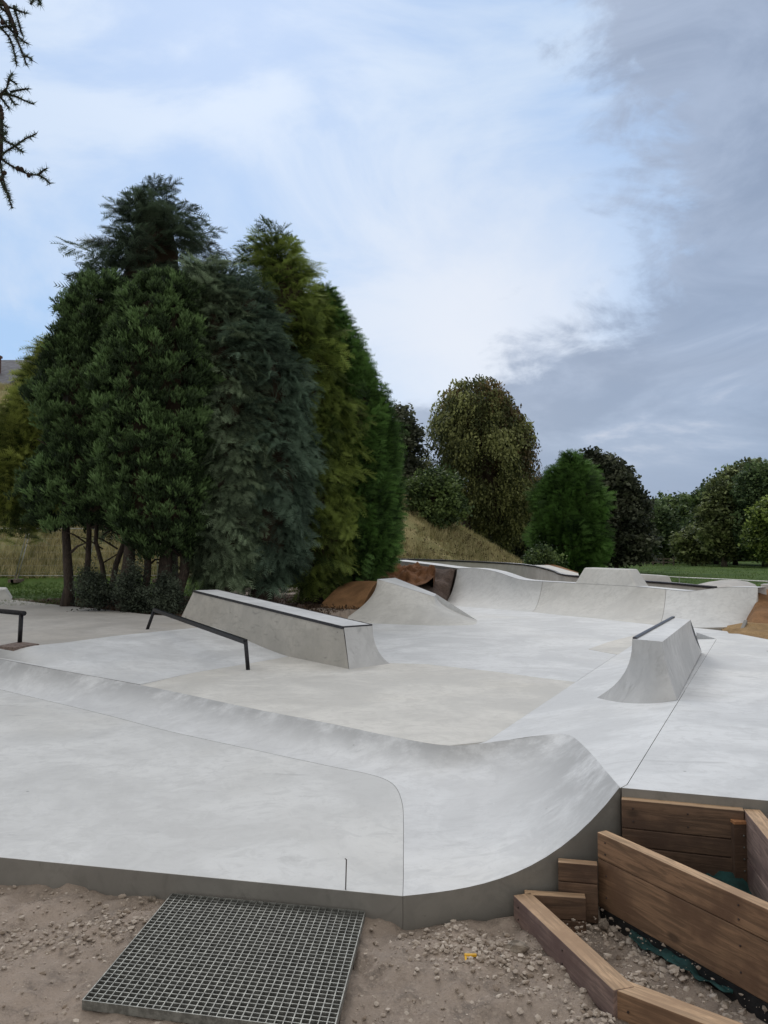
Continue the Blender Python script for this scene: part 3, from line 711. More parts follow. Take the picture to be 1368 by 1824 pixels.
# ------------------------------------------------------------------ timber retaining walls
def beam(parent, a, b, w, h, mat, name='board', topmat=M['timbert']):
    bm = bmesh.new(); uvl = bm.loops.layers.uv.new('UVMap')
    box_between(bm, a, b, w, h, uvl=uvl)
    for f in bm.faces:
        if f.normal.z > .7: f.material_index = 1
    bm.normal_update()
    for f in bm.faces:
        if abs(f.normal.z) > .7: f.material_index = 1
    return from_bm(name, bm, [mat, topmat], parent, bevel=.004)
def wall(label, a, b, w, hs, mat, gap=.003, group=None, bottom_membrane=0):
    root = empty('timber_wall', Vector((a.x, a.y, a.z-sum(hs))), label, 'retaining wall')
    z = a.z
    for i, h in enumerate(hs):
        aa = Vector((a.x, a.y, z)); b2_ = Vector((b.x, b.y, z + (b.z-a.z)))
        j = random.uniform(-.003, .003); sd = (b-a).cross(Vector((0, 0, 1))).normalized()*j
        beam(root, aa+sd, b2_+sd, w, h-gap, mat, topmat=M['timbert'] if i == 0 else mat)
        if h > .1:
            dn_ = (b2_-aa).normalized(); fw = dn_.cross(Vector((0, 0, 1))).normalized(); fw = fw if fw.y < 0 else -fw
            for dd_ in (.05, (b2_-aa).length*.55):
                for zz_ in (.28, .72):
                    bm = bmesh.new(); p_ = aa + dn_*(dd_+.004*i) + fw*(w/2+.0015) - Vector((0, 0, h*zz_))
                    bmesh.ops.create_uvsphere(bm, u_segments=8, v_segments=5, radius=.0042, matrix=Matrix.Translation(p_)); from_bm('screw', bm, M['rust'], root)
        z -= h
    if bottom_membrane:
        beam(root, Vector((a.x, a.y, z)), Vector((b.x, b.y, z)), w*.8, bottom_membrane, M['membrane'], 'membrane', M['membrane'])
    return root
w1a = P(1107, 1421, .475); w1b = P(1318, 1441, .475)
w1b = w1a + (w1b-w1a)*1.03
wall('dark upper timber wall butting against the right deck edge', w1a, w1b, .05, [.13, .08, .09, .15, .15], M['timberd'])
w2a = P(1072, 1480, .345); w2b = P(1368, 1613, .345); w2c = w2a + (w2b-w2a)*1.6
w2 = wall('tall diagonal brown timber wall of wide knotty boards over black membrane', w2a, w2c, .055, [.115, .215], M['timber'], bottom_membrane=.16)
w3a = P(994, 1532, .222); w3b = P(1064, 1538, .222)
wall('short stub of dark timber wall stepped below the tall diagonal wall', w3a, w3b, .05, [.085, .17], M['timberd'])
w0a = P(914, 1589, .10); w0b = P(994, 1596, .10)
wall('lowest short timber crosspiece against the concrete edge', w0a+Vector((.05, 0, 0)), w0b+Vector((.12, 0, 0)), .05, [.10, .10], M['timberd'])
w4a = P(930, 1592, .10); w4b = P(1103, 1752, .10); w4e = w4b + (w4b-w4a).normalized()*.03
wall('purple grey timber beam running from the concrete corner towards the camera', w4a, w4e, .085, [.115, .12], M['timberp'])
w5a = w4b + Vector((0, 0, -.003)); w5b = P(1345, 1845, .10); w5c = w5a + (w5b-w5a)*2.2
wall('bottom right light brown timber beam joining the purple grey beam at a mitre', w5a - (w5b-w5a).normalized()*.0, w5c, .085, [.20], M['timber'])
w6a = P(1338, 1441, .475); w6b = P(1400, 1515, .475); w6c = w6a + (w6b-w6a)*2
wall('weathered timber side wall slanting down the right edge of the picture', w6a, w6c, .07, [.2, .2, .2], M['timberp'])
pst = empty('timber_post', P(1315, 1600, 0), 'dark timber post with bright orange cut top in the corner of the upper planter', 'post')
pc = P(1315, 1462, .425)
bm = bmesh.new(); uvl = bm.loops.layers.uv.new('UVMap'); box_between(bm, pc+Vector((-.035, -.01, 0)), pc+Vector((.035, -.01, 0)), .055, .5, uvl=uvl); from_bm('post_body', bm, M['timberd'], pst)
bm = bmesh.new(); box_between(bm, pc+Vector((-.037, -.01, .010)), pc+Vector((.037, -.01, .010)), .06, .012); from_bm('cut_top', bm, M['endgrain'], pst)
for i in range(6):
    c = pc + Vector((.005, -.04, -.05-.05*i)); bm = bmesh.new(); bmesh.ops.create_uvsphere(bm, u_segments=8, v_segments=6, radius=.004, matrix=Matrix.Translation(c)); from_bm('bolt', bm, M['galv'], pst)
def cloth(label, pts, z0, amp, mat):
    (ax, ay), (bx, by), (cx, cy), (dx_, dy_) = pts; bm = bmesh.new(); n = 22; g = []
    A4 = [P(*q, z0) for q in pts]
    for i in range(n+1):
        r = []
        for j in range(n+1):
            p = A4[0].lerp(A4[1], i/n).lerp(A4[3].lerp(A4[2], i/n), j/n)
            r.append(bm.verts.new(p + Vector((0, 0, amp*noise.fractal(p*14, .8, 2, 3)))))
        g.append(r)
    for i in range(n):
        for j in range(n): f = bm.faces.new((g[i][j], g[i+1][j], g[i+1][j+1], g[i][j+1])); f.smooth = True
    o = from_bm('geotextile_sheet', bm, mat); m = o.modifiers.new('thick', 'SOLIDIFY'); m.thickness = .003
    return tag(o, label, 'geotextile')
cloth('teal geotextile sheet crumpled inside the upper planter behind the diagonal wall', [(1150, 1590), (1390, 1700), (1400, 1520), (1190, 1515)], .18, .05, M['teal'])
cloth('teal geotextile strip showing beneath the membrane of the diagonal timber wall', [(1120, 1672), (1300, 1775), (1320, 1745), (1130, 1655)], -.012, .03, M['teal'])
# ------------------------------------------------------------------ drain grate
gz = .048
gTL, gTR, gBL = P(307, 1592, gz), P(650, 1624, gz), P(147, 1782, gz)
gx = (gTR-gTL); gy = (gBL-gTL); gBR = gTR+gy
gr = empty('drain_grate', (gTL+gBR)/2 - Vector((0, 0, .03)), 'square galvanised steel grid grate lying on the dirt against the slab edge', 'grate')
bm = bmesh.new(); nx, ny = 31, 33
for i in range(1, nx): box_between(bm, gTL+gx*i/nx, gBL+gx*i/nx, .0035, .03)
from_bm('bearing_bars', bm, M['galv'], gr)
bm = bmesh.new()
for j in range(1, ny): box_between(bm, gTL+gy*j/ny-Vector((0, 0, .001)), gTR+gy*j/ny-Vector((0, 0, .001)), .0035, .012)
from_bm('cross_bars', bm, M['galv'], gr)
bm = bmesh.new(); hv = Vector((0, 0, .002))
for a_, b_ in ((gTL, gTR), (gTR, gBR), (gBR, gBL), (gBL, gTL)): box_between(bm, a_+hv, b_+hv, .004, .032)
from_bm('frame', bm, M['galv'], gr)
pin = empty('steel_pin', P(614, 1618, .04), 'thin bent steel pin standing up at the rear right of the drain grate', 'pin')
pb = P(614, 1622, .03); bm = bmesh.new(); pt = PY(617, 1531, pb.y)
tube(bm, [pb-Vector((0, 0, .1)), pb.lerp(pt, .5)+Vector((.001, 0, 0)), pt, pt+Vector((-.006, 0, .004))], .0026, 8); from_bm('rod', bm, M['rust'], pin)
# ================================================================== GROUND
park = [Vector((p.x, p.y)) for p in ([edgeFar, edgeL, edgeR, P(905, 1596, ZS), fr0, fr2, cj3] + [Vector((cj3.x, 8.6, 0)), dfar[2]] + [qtoe[-1], lip[-1], lip[-10], lip[10], lip[0], qtoe[0], P(700, 1095, ZB), P(600, 1108, ZB), P(520, 1120, ZL)] + deckfar[1:]) ]
pxy = np.array([(p.x, p.y) for p in park])
def inside(X, Y):
    c = np.zeros(X.shape, bool); n = len(pxy); md_ = np.full(X.shape, 1e9)
    for i in range(n):
        x0, y0 = pxy[i]; x1, y1 = pxy[(i+1) % n]
        cond = ((y0 > Y) != (y1 > Y)) & (X < (x1-x0)*(Y-y0)/((y1-y0) if abs(y1-y0) > 1e-9 else 1e-9)+x0); c ^= cond
        dx_, dy_ = x1-x0, y1-y0; t = np.clip(((X-x0)*dx_+(Y-y0)*dy_)/(dx_*dx_+dy_*dy_), 0, 1)
        md_ = np.minimum(md_, np.hypot(X-x0-t*dx_, Y-y0-t*dy_))
    return np.where(c, -md_, md_)
def ss(x, a, b): t = np.clip((x-a)/(b-a), 0, 1); return t*t*(3-2*t)
def hillf(x, y):
    f = np.where(x < 7.8, 12.2*(1-np.exp(-np.clip(7.8-x, 0, None)*.062)), 0)
    edge = 26.5 - .10*np.clip(-x, 0, 60)*0
    return f*ss(y, edge, edge+15)*1.0
def gheight(X, Y):
    base = np.where(X < 2, .44*ss(Y, 7, 13), .30*ss(Y, 8, 16))
    h = base + hillf(X, Y)
    h = h*1.0
    return h
def edges(lo, hi, mid0, mid1, fine, growth):
    a = list(np.arange(mid0, mid1, fine)); s = fine; x = a[-1]
    while x < hi: s *= growth; x += s; a.append(x)
    s = fine; x = mid0
    while x > lo: s *= growth; x -= s; a.insert(0, x)
    return np.array(a)
xs = edges(-1500, 1500, -2.6, 3.0, .035, 1.045); ys = edges(-30, 3000, 2.0, 4.6, .03, 1.03)
X, Y = np.meshgrid(xs, ys); sd = inside(X, Y)
Z = gheight(X, Y)
def nzf(p): return .040*noise.fractal(p*2.4, .9, 2.1, 4) + .020*noise.fractal(p*8, .6, 2.1, 5)
near = (np.abs(X) < 6) & (Y < 9)
nz = np.zeros(X.shape)
for i in range(X.shape[0]):
    for j in range(X.shape[1]):
        if near[i, j] and sd[i, j] > -.3:
            p = Vector((X[i, j], Y[i, j], 0)); nz[i, j] = nzf(p)
        elif Y[i, j] < 90 and abs(X[i, j]) < 60:
            p = Vector((X[i, j], Y[i, j], 0)); nz[i, j] = (.04 + .25*(Y[i, j] > 27)*(hillf(X[i, j], Y[i, j]) > .3))*noise.fractal(p*.35, .8, 2.1, 4)
Z = Z + nz
# planter interior lies a little lower; pit below the grate; hollow below the pavements
def quadmask(pts, X, Y, m=.02):
    c = np.ones(X.shape, bool); n = len(pts); cx = sum(p.x for p in pts)/n; cy = sum(p.y for p in pts)/n
    for i in range(n):
        a, b = pts[i], pts[(i+1) % n]; s = np.sign((b.x-a.x)*(cy-a.y)-(b.y-a.y)*(cx-a.x))
        c &= s*((b.x-a.x)*(Y-a.y)-(b.y-a.y)*(X-a.x))/math.hypot(b.x-a.x, b.y-a.y) > m
    return c
Z = np.where(quadmask([gTL, gTR, gBR, gBL], X, Y, .03), -.45, Z)
pm = quadmask([w4a, w4b, w5c, w2c, w2a, w3a], X, Y, -.01); Z = np.where(pm, Z*.6-.050, Z)
Z = np.where(sd < -.06, -.30, Z)
grass = ((Y > 15.8) & (sd > .5) & ((X < -4.6) | (X > 9) | (Y > 26))).astype(float)
dry = ss(hillf(X, Y), .25, 1.0)*(1-ss(Y, 75, 90))
nyv, nxv = X.shape
V_ = np.stack([X, Y, Z], -1).reshape(-1, 3); idx = np.arange(nyv*nxv).reshape(nyv, nxv)
q = np.stack([idx[:-1, :-1], idx[:-1, 1:], idx[1:, 1:], idx[1:, :-1]], -1).reshape(-1, 4)
tri_ = np.concatenate([q[:, [0, 1, 2]], q[:, [0, 2, 3]]])
go = np_mesh('ground', V_, tri_, M['ground'], smooth_=True)
for nm_, arr in (('grass', grass), ('dry', dry)):
    at = go.data.attributes.new(nm_, 'FLOAT', 'POINT'); at.data.foreach_set('value', arr.ravel().astype(np.float32))
tag(go, kind='structure')
def gz_at(x, y): return float(gheight(np.array(x, float), np.array(y, float)))
# ------------------------------------------------------------------ scatter engine
def basis(dirs, roll):
    d = dirs/np.linalg.norm(dirs, axis=1, keepdims=True)
    ref = np.where(np.abs(d[:, 2:3]) < .95, np.array([[0, 0, 1.]]), np.array([[1., 0, 0]]))
    x = np.cross(d, ref); x /= np.linalg.norm(x, axis=1, keepdims=True); y = np.cross(x, d)
    c, s = np.cos(roll)[:, None], np.sin(roll)[:, None]
    return d, x*c+y*s, -x*s+y*c
def scatter(tv, tf, pos, dirs, roll, size, tint, tiptint=None):
    d, x, y = basis(dirs, roll); n = len(pos); k = len(tv)
    v = pos[:, None, :] + size[:, None, None]*(tv[None, :, 0:1]*d[:, None, :] + tv[None, :, 1:2]*x[:, None, :] + tv[None, :, 2:3]*y[:, None, :])
    f = tf[None] + (np.arange(n)*k)[:, None, None]
    t = np.repeat(tint[:, None], k, 1)
    if tiptint is not None: t = t + 1.5*tiptint[None, :]
    return v.reshape(-1, 3), f.reshape(-1, 3), np.clip(t.ravel(), .03, 1.3)
def merge(parts):
    vs, fs, ts, o = [], [], [], 0
    for v, f, t in parts: vs.append(v); fs.append(f+o); ts.append(t); o += len(v)
    return np.concatenate(vs), np.concatenate(fs), np.concatenate(ts)
def frond(pairs=5, ln=.42, w=.075, fwd=.75, curl=.12, seed=0):
    r = np.random.default_rng(seed); v, f, tt = [], [], []
    def tri_3(a, b, c, ta, tc):
        o = len(v); v.extend([a, b, c]); f.append([o, o+1, o+2]); tt.extend([ta, ta, tc])
    tri_3((0, -.02, 0), (0, .02, 0), (1, 0, -curl), -.1, .15)
    for i in range(pairs):
        t = .12 + .72*i/max(1, pairs-1)
        for s in (-1, 1):
            l = ln*(1.05-.6*t)*r.uniform(.8, 1.2); dx = l*fwd; dy = s*l*math.sqrt(1-fwd*fwd)
            z = -curl*t*t; zz = z + r.uniform(-.08, .06)
            nx_, ny_ = -dy/l*w, dx/l*w
            tri_3((t-nx_*.5, -ny_*.5*1, z), (t+nx_*.5, ny_*.5, z), (t+dx, dy, zz), -.05, .18)
    return np.array(v, float), np.array(f, int), np.array(tt)
def brush(n=9, ln=.5, w=.09, seed=0, s0=.45, s1=1.0):
    r = np.random.default_rng(seed); v, f, tt = [], [], []
    for i in range(n):
        t = r.uniform(0, .6); ph = i*2.4; l = ln*r.uniform(.7, 1.2); sp = r.uniform(s0, s1)
        dv = np.array([1, sp*math.cos(ph), sp*math.sin(ph)]); dv /= np.linalg.norm(dv); sd_ = np.array([0, -math.sin(ph), math.cos(ph)])*w*.5
        b_ = np.array([t, 0, 0]); o = len(v); v.extend([b_-sd_, b_+sd_, b_+dv*l*.55+sd_*.9, b_+dv*l*.55-sd_*.9, b_+dv*l]); f.extend([[o, o+1, o+2], [o, o+2, o+3], [o+3, o+2, o+4]]); tt.extend([-.1, -.1, .03, .03, .2])
    return np.array(v, float), np.array(f, int), np.array(tt)
def leaves(n=9, size=.34, spread=.8, seed=0):
    r = np.random.default_rng(seed); v, f, tt = [], [], []
    for i in range(n):
        c = r.normal(0, spread*.42, 3); a = r.normal(size=3); a /= np.linalg.norm(a); b_ = np.cross(a, r.normal(size=3)); b_ /= np.linalg.norm(b_)
        s = size*r.uniform(.6, 1.2); o = len(v); v.extend([c-a*s*.5, c+b_*s*.28, c+a*s*.5, c-b_*s*.28]); f.extend([[o, o+1, o+2], [o, o+2, o+3]]); x = r.uniform(-.12, .12); tt.extend([x]*4)
    return np.array(v, float), np.array(f, int), np.array(tt)
def prof_interp(rows, z):
    zs = np.array([r[0] for r in rows]); o = np.argsort(zs)
    return [np.interp(z, zs[o], np.array([r[i] for r in rows])[o]) for i in (1, 2)]
def rows_at(px, d):
    out_ = []
    for v, ul, ur in px:
        a_, b_ = PY(ul, v, d), PY(ur, v, d); out_.append((a_.z, (a_.x+b_.x)/2, max(.05, (b_.x-a_.x)/2)))
    return out_
def lump(theta, z, seed, r, amt):
    return 1 + amt*(np.sin(theta*3+seed+z*.9)*.35 + np.sin(theta*5-seed*2+z*2.1)*.3 + np.sin(theta*9+z*4.3+seed*3)*.25 + np.sin(z*6.1+seed)*.2)
def crown(px, d, tmpls, ncl, per, size, style, seed, depth=.85, clen=.5, shell=(.72, 1.0), rough=.14, core=.55, corecount=0, csp=.14):
    r = np.random.default_rng(seed); rows = rows_at(px, d)
    zmin, zmax = min(x[0] for x in rows), max(x[0] for x in rows)
    zz = r.uniform(zmin, zmax, ncl*4); xc, rad = prof_interp(rows, zz); keep = r.uniform(0, rad.max(), ncl*4) < rad + .12*rad.max(); zz, xc, rad = zz[keep][:ncl], xc[keep][:ncl], rad[keep][:ncl]
    n = len(zz); th = r.uniform(0, 2*np.pi, n); rr = rad*lump(th, zz, seed, r, rough)*r.uniform(*shell, n)**.7
    outv = np.stack([np.cos(th), np.sin(th)*depth, np.zeros(n)], 1)
    c = np.stack([xc+np.cos(th)*rr, d+np.sin(th)*rr*depth, zz], 1)
    hfrac = (zz-zmin)/(zmax-zmin)
    if style == 'plume': axis = outv*.38 + np.array([[0, 0, 1.]])
    elif style == 'droop': axis = outv*1.0 + np.stack([0*hfrac, 0*hfrac, -.45+.9*hfrac**3], 1)
    elif style == 'spire': axis = outv*.8 + np.stack([0*hfrac, 0*hfrac, .25+.8*hfrac], 1)
    elif style == 'weep': axis = outv*.25 + np.array([[0, 0, -1.]])
    else: axis = outv + r.normal(0, .7, (n, 3)) + np.array([[0, 0, .25]])
    axis /= np.linalg.norm(axis, axis=1, keepdims=True)
    ct_ = np.clip(r.normal(.5, .22, n), .05, 1)
    cs_ = r.uniform(.7, 1.3, n)
    m = n*per; ci = np.repeat(np.arange(n), per); t = r.uniform(0, 1, m)
    pos = c[ci] + axis[ci]*((t-.75)*clen*cs_[ci])[:, None] + r.normal(0, 1, (m, 3))*(csp*cs_[ci]*(1.15-.75*t))[:, None]
    if style in ('droop', 'weep'): dirs = axis[ci]*.8 + outv[ci]*.3 + r.normal(0, .38, (m, 3)) + np.array([[0, 0, -.25]])
    elif style == 'plume': dirs = axis[ci] + r.normal(0, .28, (m, 3))
    elif style == 'spire': dirs = axis[ci] + r.normal(0, .35, (m, 3))
    else: dirs = r.normal(0, 1, (m, 3))
    if style in ('droop', 'weep'): pos[:, 2] -= t**2*clen*.35
    tint = np.clip(ct_[ci] + r.normal(0, .10, m) + .45*(t-.6), .05, 1)
    parts = []
    pick = r.integers(0, len(tmpls), m)
    for k_, (tv, tf, tt) in enumerate(tmpls):
        s = pick == k_
        parts.append(scatter(tv, tf, pos[s], dirs[s], r.uniform(-.8, .8, s.sum()) if style in ('droop',) else r.uniform(0, 6.28, s.sum()), size*r.uniform(.7, 1.35, s.sum()), tint[s], tt))
    if core:      # lumpy hull for dead inner twigs, its dark colour standing in for shade
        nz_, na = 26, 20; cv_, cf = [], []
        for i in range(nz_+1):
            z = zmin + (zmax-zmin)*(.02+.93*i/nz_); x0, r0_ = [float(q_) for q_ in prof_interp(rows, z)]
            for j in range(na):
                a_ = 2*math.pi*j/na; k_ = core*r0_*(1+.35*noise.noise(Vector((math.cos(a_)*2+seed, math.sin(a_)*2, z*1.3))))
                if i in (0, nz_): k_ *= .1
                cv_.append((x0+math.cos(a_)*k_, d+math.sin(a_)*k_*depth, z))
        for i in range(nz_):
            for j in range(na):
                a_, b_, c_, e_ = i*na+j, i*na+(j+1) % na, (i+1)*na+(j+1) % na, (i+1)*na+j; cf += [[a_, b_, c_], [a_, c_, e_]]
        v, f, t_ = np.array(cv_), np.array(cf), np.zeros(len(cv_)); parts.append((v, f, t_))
    return merge(parts)
def trunk(bm, base, top, r0_, r1_, bend=.08, seg=9, n=7, seed=0, flare=1.5):
    pts, rad = [], []
    for i in range(n+1):
        t = i/n; p = base.lerp(top, t) + Vector((bend*noise.noise(Vector((seed, t*3, 0))), bend*noise.noise(Vector((seed+9, t*3, 0))), 0))*(1 if i else 0)
        pts.append(p); rad.append((r0_+(r1_-r0_)*t)*(flare if i == 0 else 1))
    tube(bm, pts, rad, seg)
def tree(name, label, px, d, tmpls, ncl, per, size, style, seed, leaf, barkm='bark', trunks=None, group=None, cat='tree', tr=.12, **kw):
    uc = (px[-1][1]+px[-1][2])/2; x = PY(uc, px[-1][0], d).x; g = gz_at(x, d)
    root = empty(name, (x, d, g), label, cat, group)
    rows = rows_at(px, d); zt = max(r_[0] for r_ in rows); zb_ = min(r_[0] for r_ in rows)
    for i, (bu, tu, tv_, r_) in enumerate(trunks or [(uc, uc, None, tr)]):
        bx = PY(bu, 1000, d).x; b_ = Vector((bx, d + random.uniform(-.2, .2)*(1 if trunks else 0), gz_at(bx, d)-.1))
        top = PY(tu, tv_, d+.1) if tv_ else Vector((rows[len(rows)//2][1], d, zb_+(zt-zb_)*.8))
        bm = bmesh.new(); trunk(bm, b_, top, r_, r_*.35, .25, seed=seed+i*3.1)
        # limbs
        rr = random.Random(seed*10+i)
        for k_ in range(7 if zt-zb_ > 2 else 0):
            t = .3+.6*k_/7; p = b_.lerp(top, t); x0, rad = [float(q_) for q_ in prof_interp(rows, p.z)]
            a_ = rr.uniform(0, 6.28); e_ = p + Vector((math.cos(a_), math.sin(a_)*.8, .45))*rad*.6
            tube(bm, [p, p.lerp(e_, .5)+Vector((0, 0, .06)), e_], [r_*.35*(1-t*.5), r_*.22, r_*.08], 5)
        from_bm('trunk', bm, M[barkm] if isinstance(barkm, str) else barkm, root)
    v, f, t = (bigcrown(px, d, tmpls, ncl, size, style, seed, **kw) if per == 0 else crown(px, d, tmpls, ncl, per, size, style, seed, **kw))
    np_mesh('crown', v, f, leaf, root, t)
    return root
def compose(items):
    return merge_t([(v, f, t) for v, f, t in items])
def merge_t(items):
    vs, fs, ts, o = [], [], [], 0
    for v, f, t in items: vs.append(v); fs.append(f+o); ts.append(t); o += len(v)
    return np.concatenate(vs), np.concatenate(fs), np.concatenate(ts)
def place(tm, p, d, roll, sz, dt=0.0):
    dd_, x_, y_ = basis(np.array([d], float), np.array([roll])); v = np.array(p)[None] + sz*(tm[0][:, :1]*dd_ + tm[0][:, 1:2]*x_ + tm[0][:, 2:3]*y_)
    return v, tm[1], tm[2]+dt
def bough(seed, sides=6, droop=.35, fs=.30, lift=0.0, wide=.42):
    """flat conifer bough along +X, length 1: alternate side sprays, tips hanging"""
    r = np.random.default_rng(seed); it = []; tm = [frond(5, .5, .072, .72, .25, seed*7+i) for i in range(3)]
    for i in range(sides):
        t = .12 + .80*i/(sides-1); p0 = np.array([t, 0, -droop*t*t+lift*t])
        for s in (-1, 1):
            L_ = wide*(1.1-.75*t)*r.uniform(.75, 1.2); a_ = R(r.uniform(42, 62)); dv = np.array([math.cos(a_), s*math.sin(a_), -.15+r.uniform(-.15, .12)])
            for k in (.35, .7, 1.0):
                p = p0 + dv*L_*k + np.array([0, 0, -.20*k*k*L_]) ; dirv = dv + np.array([0, r.uniform(-.3, .3), -.45*k+r.uniform(-.2, .2)])
                it.append(place(tm[r.integers(3)], p, dirv, r.uniform(-.5, .5), fs*r.uniform(.75, 1.15), .10*k+.10*t-.08))
        it.append(place(tm[r.integers(3)], p0, (1, r.uniform(-.3, .3), r.uniform(-.1, .5)), r.uniform(-.5, .5), fs*.9, 0))
    it.append(place(tm[0], (1, 0, -droop+lift), (1, 0, -.5), 0, fs*1.1, .15))
    return compose(it)
def flame(seed, n=13, sp=.24, sh=.40):
    """upright tuft of bristly shoots along +X"""
    r = np.random.default_rng(seed); it = []
    for i in range(n):
        a_ = i*2.4; q_ = math.sqrt((i+.5)/n)*sp; t = r.uniform(0, .62)*(1-q_/sp*.6)
        it.append(place(brush(10, .60, .10, seed*31+i, .35, .85), (t, q_*math.cos(a_)*(1-t*.5), q_*math.sin(a_)*(1-t*.5)), (1, .55*math.cos(a_)*q_/sp, .55*math.sin(a_)*q_/sp), 0, sh*r.uniform(.8, 1.2), .16*t-.05))
    return compose(it)
def clump(seed, n=95, leaf=.085, flat=.62):
    """rounded spray of leaves, denser on its upper skin"""
    r = np.random.default_rng(seed); v, f, tt = [], [], []
    for i in range(n):
        c = r.normal(size=3); c /= np.linalg.norm(c); c[2] = abs(c[2])*1.0 if r.random() < .75 else c[2]*.5
        c = c*np.array([.62, .62, flat*.8])*r.uniform(.65, 1.08)*(1+.3*math.sin(c[0]*5+seed)*math.sin(c[1]*4))
        a = r.normal(size=3); a[2] *= .5; a /= np.linalg.norm(a); b_ = np.cross(a, r.normal(size=3)+np.array([0, 0, 1.2])); b_ /= np.linalg.norm(b_)
        s = leaf*r.uniform(.7, 1.5); o = len(v); v.extend([c-a*s, c+b_*s*.62, c+a*s, c-b_*s*.62]); f.extend([[o, o+1, o+2], [o, o+2, o+3]]); x = r.uniform(-.12, .12); tt.extend([x]*4)
    return np.array(v), np.array(f), np.array(tt)
def weeper(seed, n=13, leaf=.075):
    """hanging twigs below a small dome; +X is the hanging direction"""
    r = np.random.default_rng(seed); v, f, tt = [], [], []
    for i in range(n):
        a0 = i*2.4; q_ = .42*math.sqrt((i+.5)/n); L_ = r.uniform(.7, 1.25)
        for k in range(11):
            t = k/10; c = np.array([t*L_-.25*(1-q_), q_*math.cos(a0)*(1+.25*t), q_*math.sin(a0)*(1+.25*t)]) + r.normal(0, .035, 3)
            a = r.normal(size=3)*.6 + np.array([1, 0, 0]); a /= np.linalg.norm(a); b_ = np.cross(a, r.normal(size=3)); b_ /= np.linalg.norm(b_)
            s = leaf*r.uniform(.7, 1.4)*(1.1-.3*t); o = len(v); v.extend([c-a*s, c+b_*s*.5, c+a*s, c-b_*s*.5]); f.extend([[o, o+1, o+2], [o, o+2, o+3]]); x = r.uniform(-.1, .1); tt.extend([x]*4)
    return np.array(v), np.array(f), np.array(tt)
def bigcrown(px, d, tmpls, n, size, style, seed, depth=.85, shell=(.7, 1.0), rough=.22, core=.5, tilt=.35, dn=0.0, roll=.5, jit=.25):
    r = np.random.default_rng(seed); rows = rows_at(px, d); zmin, zmax = min(x[0] for x in rows), max(x[0] for x in rows)
    zz = r.uniform(zmin, zmax, n*5); xc, rad = prof_interp(rows, zz); keep = r.uniform(0, rad.max(), n*5) < rad + .10*rad.max(); zz, xc, rad = zz[keep][:n], xc[keep][:n], rad[keep][:n]
    n = len(zz); th = r.uniform(0, 2*np.pi, n); lp = np.array([noise.noise(Vector((math.cos(a)*1.6+seed, math.sin(a)*1.6, z*2.2/max(.8, (zmax-zmin)**.8)*1.6))) for a, z in zip(th, zz)])
    rr = rad*(1+rough*1.6*lp)*(shell[0]+(shell[1]-shell[0])*r.uniform(0, 1, n)**.6)
    rr = rr*np.where(r.uniform(0, 1, n) < .09, 1.12, 1.0)
    s_ = size*r.uniform(.5, 1.45, n); outv = np.stack([np.cos(th), np.sin(th)*depth, np.zeros(n)], 1); hf = (zz-zmin)/(zmax-zmin)
    up = {'droop': -.25+1.3*hf**3, 'plume': 2.4+0*hf, 'spire': .9+1.2*hf, 'clump': 0*hf, 'weep': 0*hf}[style]
    c = np.stack([xc+np.cos(th)*rr, d+np.sin(th)*rr*depth, zz], 1)
    if style == 'weep': ax = np.array([[0, 0, -1.]]) + outv*.22 + r.normal(0, .10, (n, 3))
    elif style == 'clump': ax = outv + r.normal(0, .3, (n, 3))*np.array([[1, 1, .2]])
    else: ax = outv + up[:, None]*np.array([[0, 0, 1.]]) + r.normal(0, jit, (n, 3))
    axn = ax/np.linalg.norm(ax, axis=1, keepdims=True)
    if style in ('droop', 'spire'): c = c - axn*s_[:, None]*.92
    if style == 'plume': c = c - axn*s_[:, None]*.5
    ti = np.clip(r.normal(.42, .26, n), .06, 1); parts = []; pk = r.integers(0, len(tmpls), n)
    for k_, (tv, tf, tt) in enumerate(tmpls):
        m_ = pk == k_; parts.append(scatter(tv, tf, c[m_], ax[m_], r.normal(0, roll, m_.sum()) if style not in ('plume', 'weep') else r.uniform(0, 6.28, m_.sum()), s_[m_], ti[m_], tt))
    if core:  # dark brown inner hull: dead twigs, with the crown's inner shade put into colour
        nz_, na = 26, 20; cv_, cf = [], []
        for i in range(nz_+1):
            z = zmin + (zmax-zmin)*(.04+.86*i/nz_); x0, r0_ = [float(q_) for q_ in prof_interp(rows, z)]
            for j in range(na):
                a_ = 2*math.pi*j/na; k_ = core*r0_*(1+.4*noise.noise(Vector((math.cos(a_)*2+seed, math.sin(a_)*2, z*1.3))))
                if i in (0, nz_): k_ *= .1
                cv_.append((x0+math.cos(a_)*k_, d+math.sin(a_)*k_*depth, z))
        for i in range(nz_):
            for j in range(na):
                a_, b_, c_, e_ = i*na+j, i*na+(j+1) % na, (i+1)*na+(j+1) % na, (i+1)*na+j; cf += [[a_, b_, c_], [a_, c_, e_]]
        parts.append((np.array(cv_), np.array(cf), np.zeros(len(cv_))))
    return merge(parts)
BG = [bough(s) for s in (1, 2, 3, 4)]
BU = [bough(s, 6, .05, .30, .25, .30) for s in (5, 6, 7)]
FL = [flame(s) for s in (1, 2, 3, 4)]
CL = [clump(s) for s in (1, 2, 3, 4)]
CF = [clump(s, 60, .12) for s in (5, 6, 7)]
WP = [weeper(s) for s in (1, 2, 3, 4)]
FR = [frond(5, .45, .085, .72, .15, s) for s in (1, 2, 3)]
FRF = [frond(4, .5, .13, .7, .15, s) for s in (4, 5)]
BR = [brush(9, .62, .15, s) for s in (1, 2, 3)]
LV = [leaves(9, .42, .9, s) for s in (1, 2, 3)]
LW = [leaves(8, .34, .7, s) for s in (5, 6)]
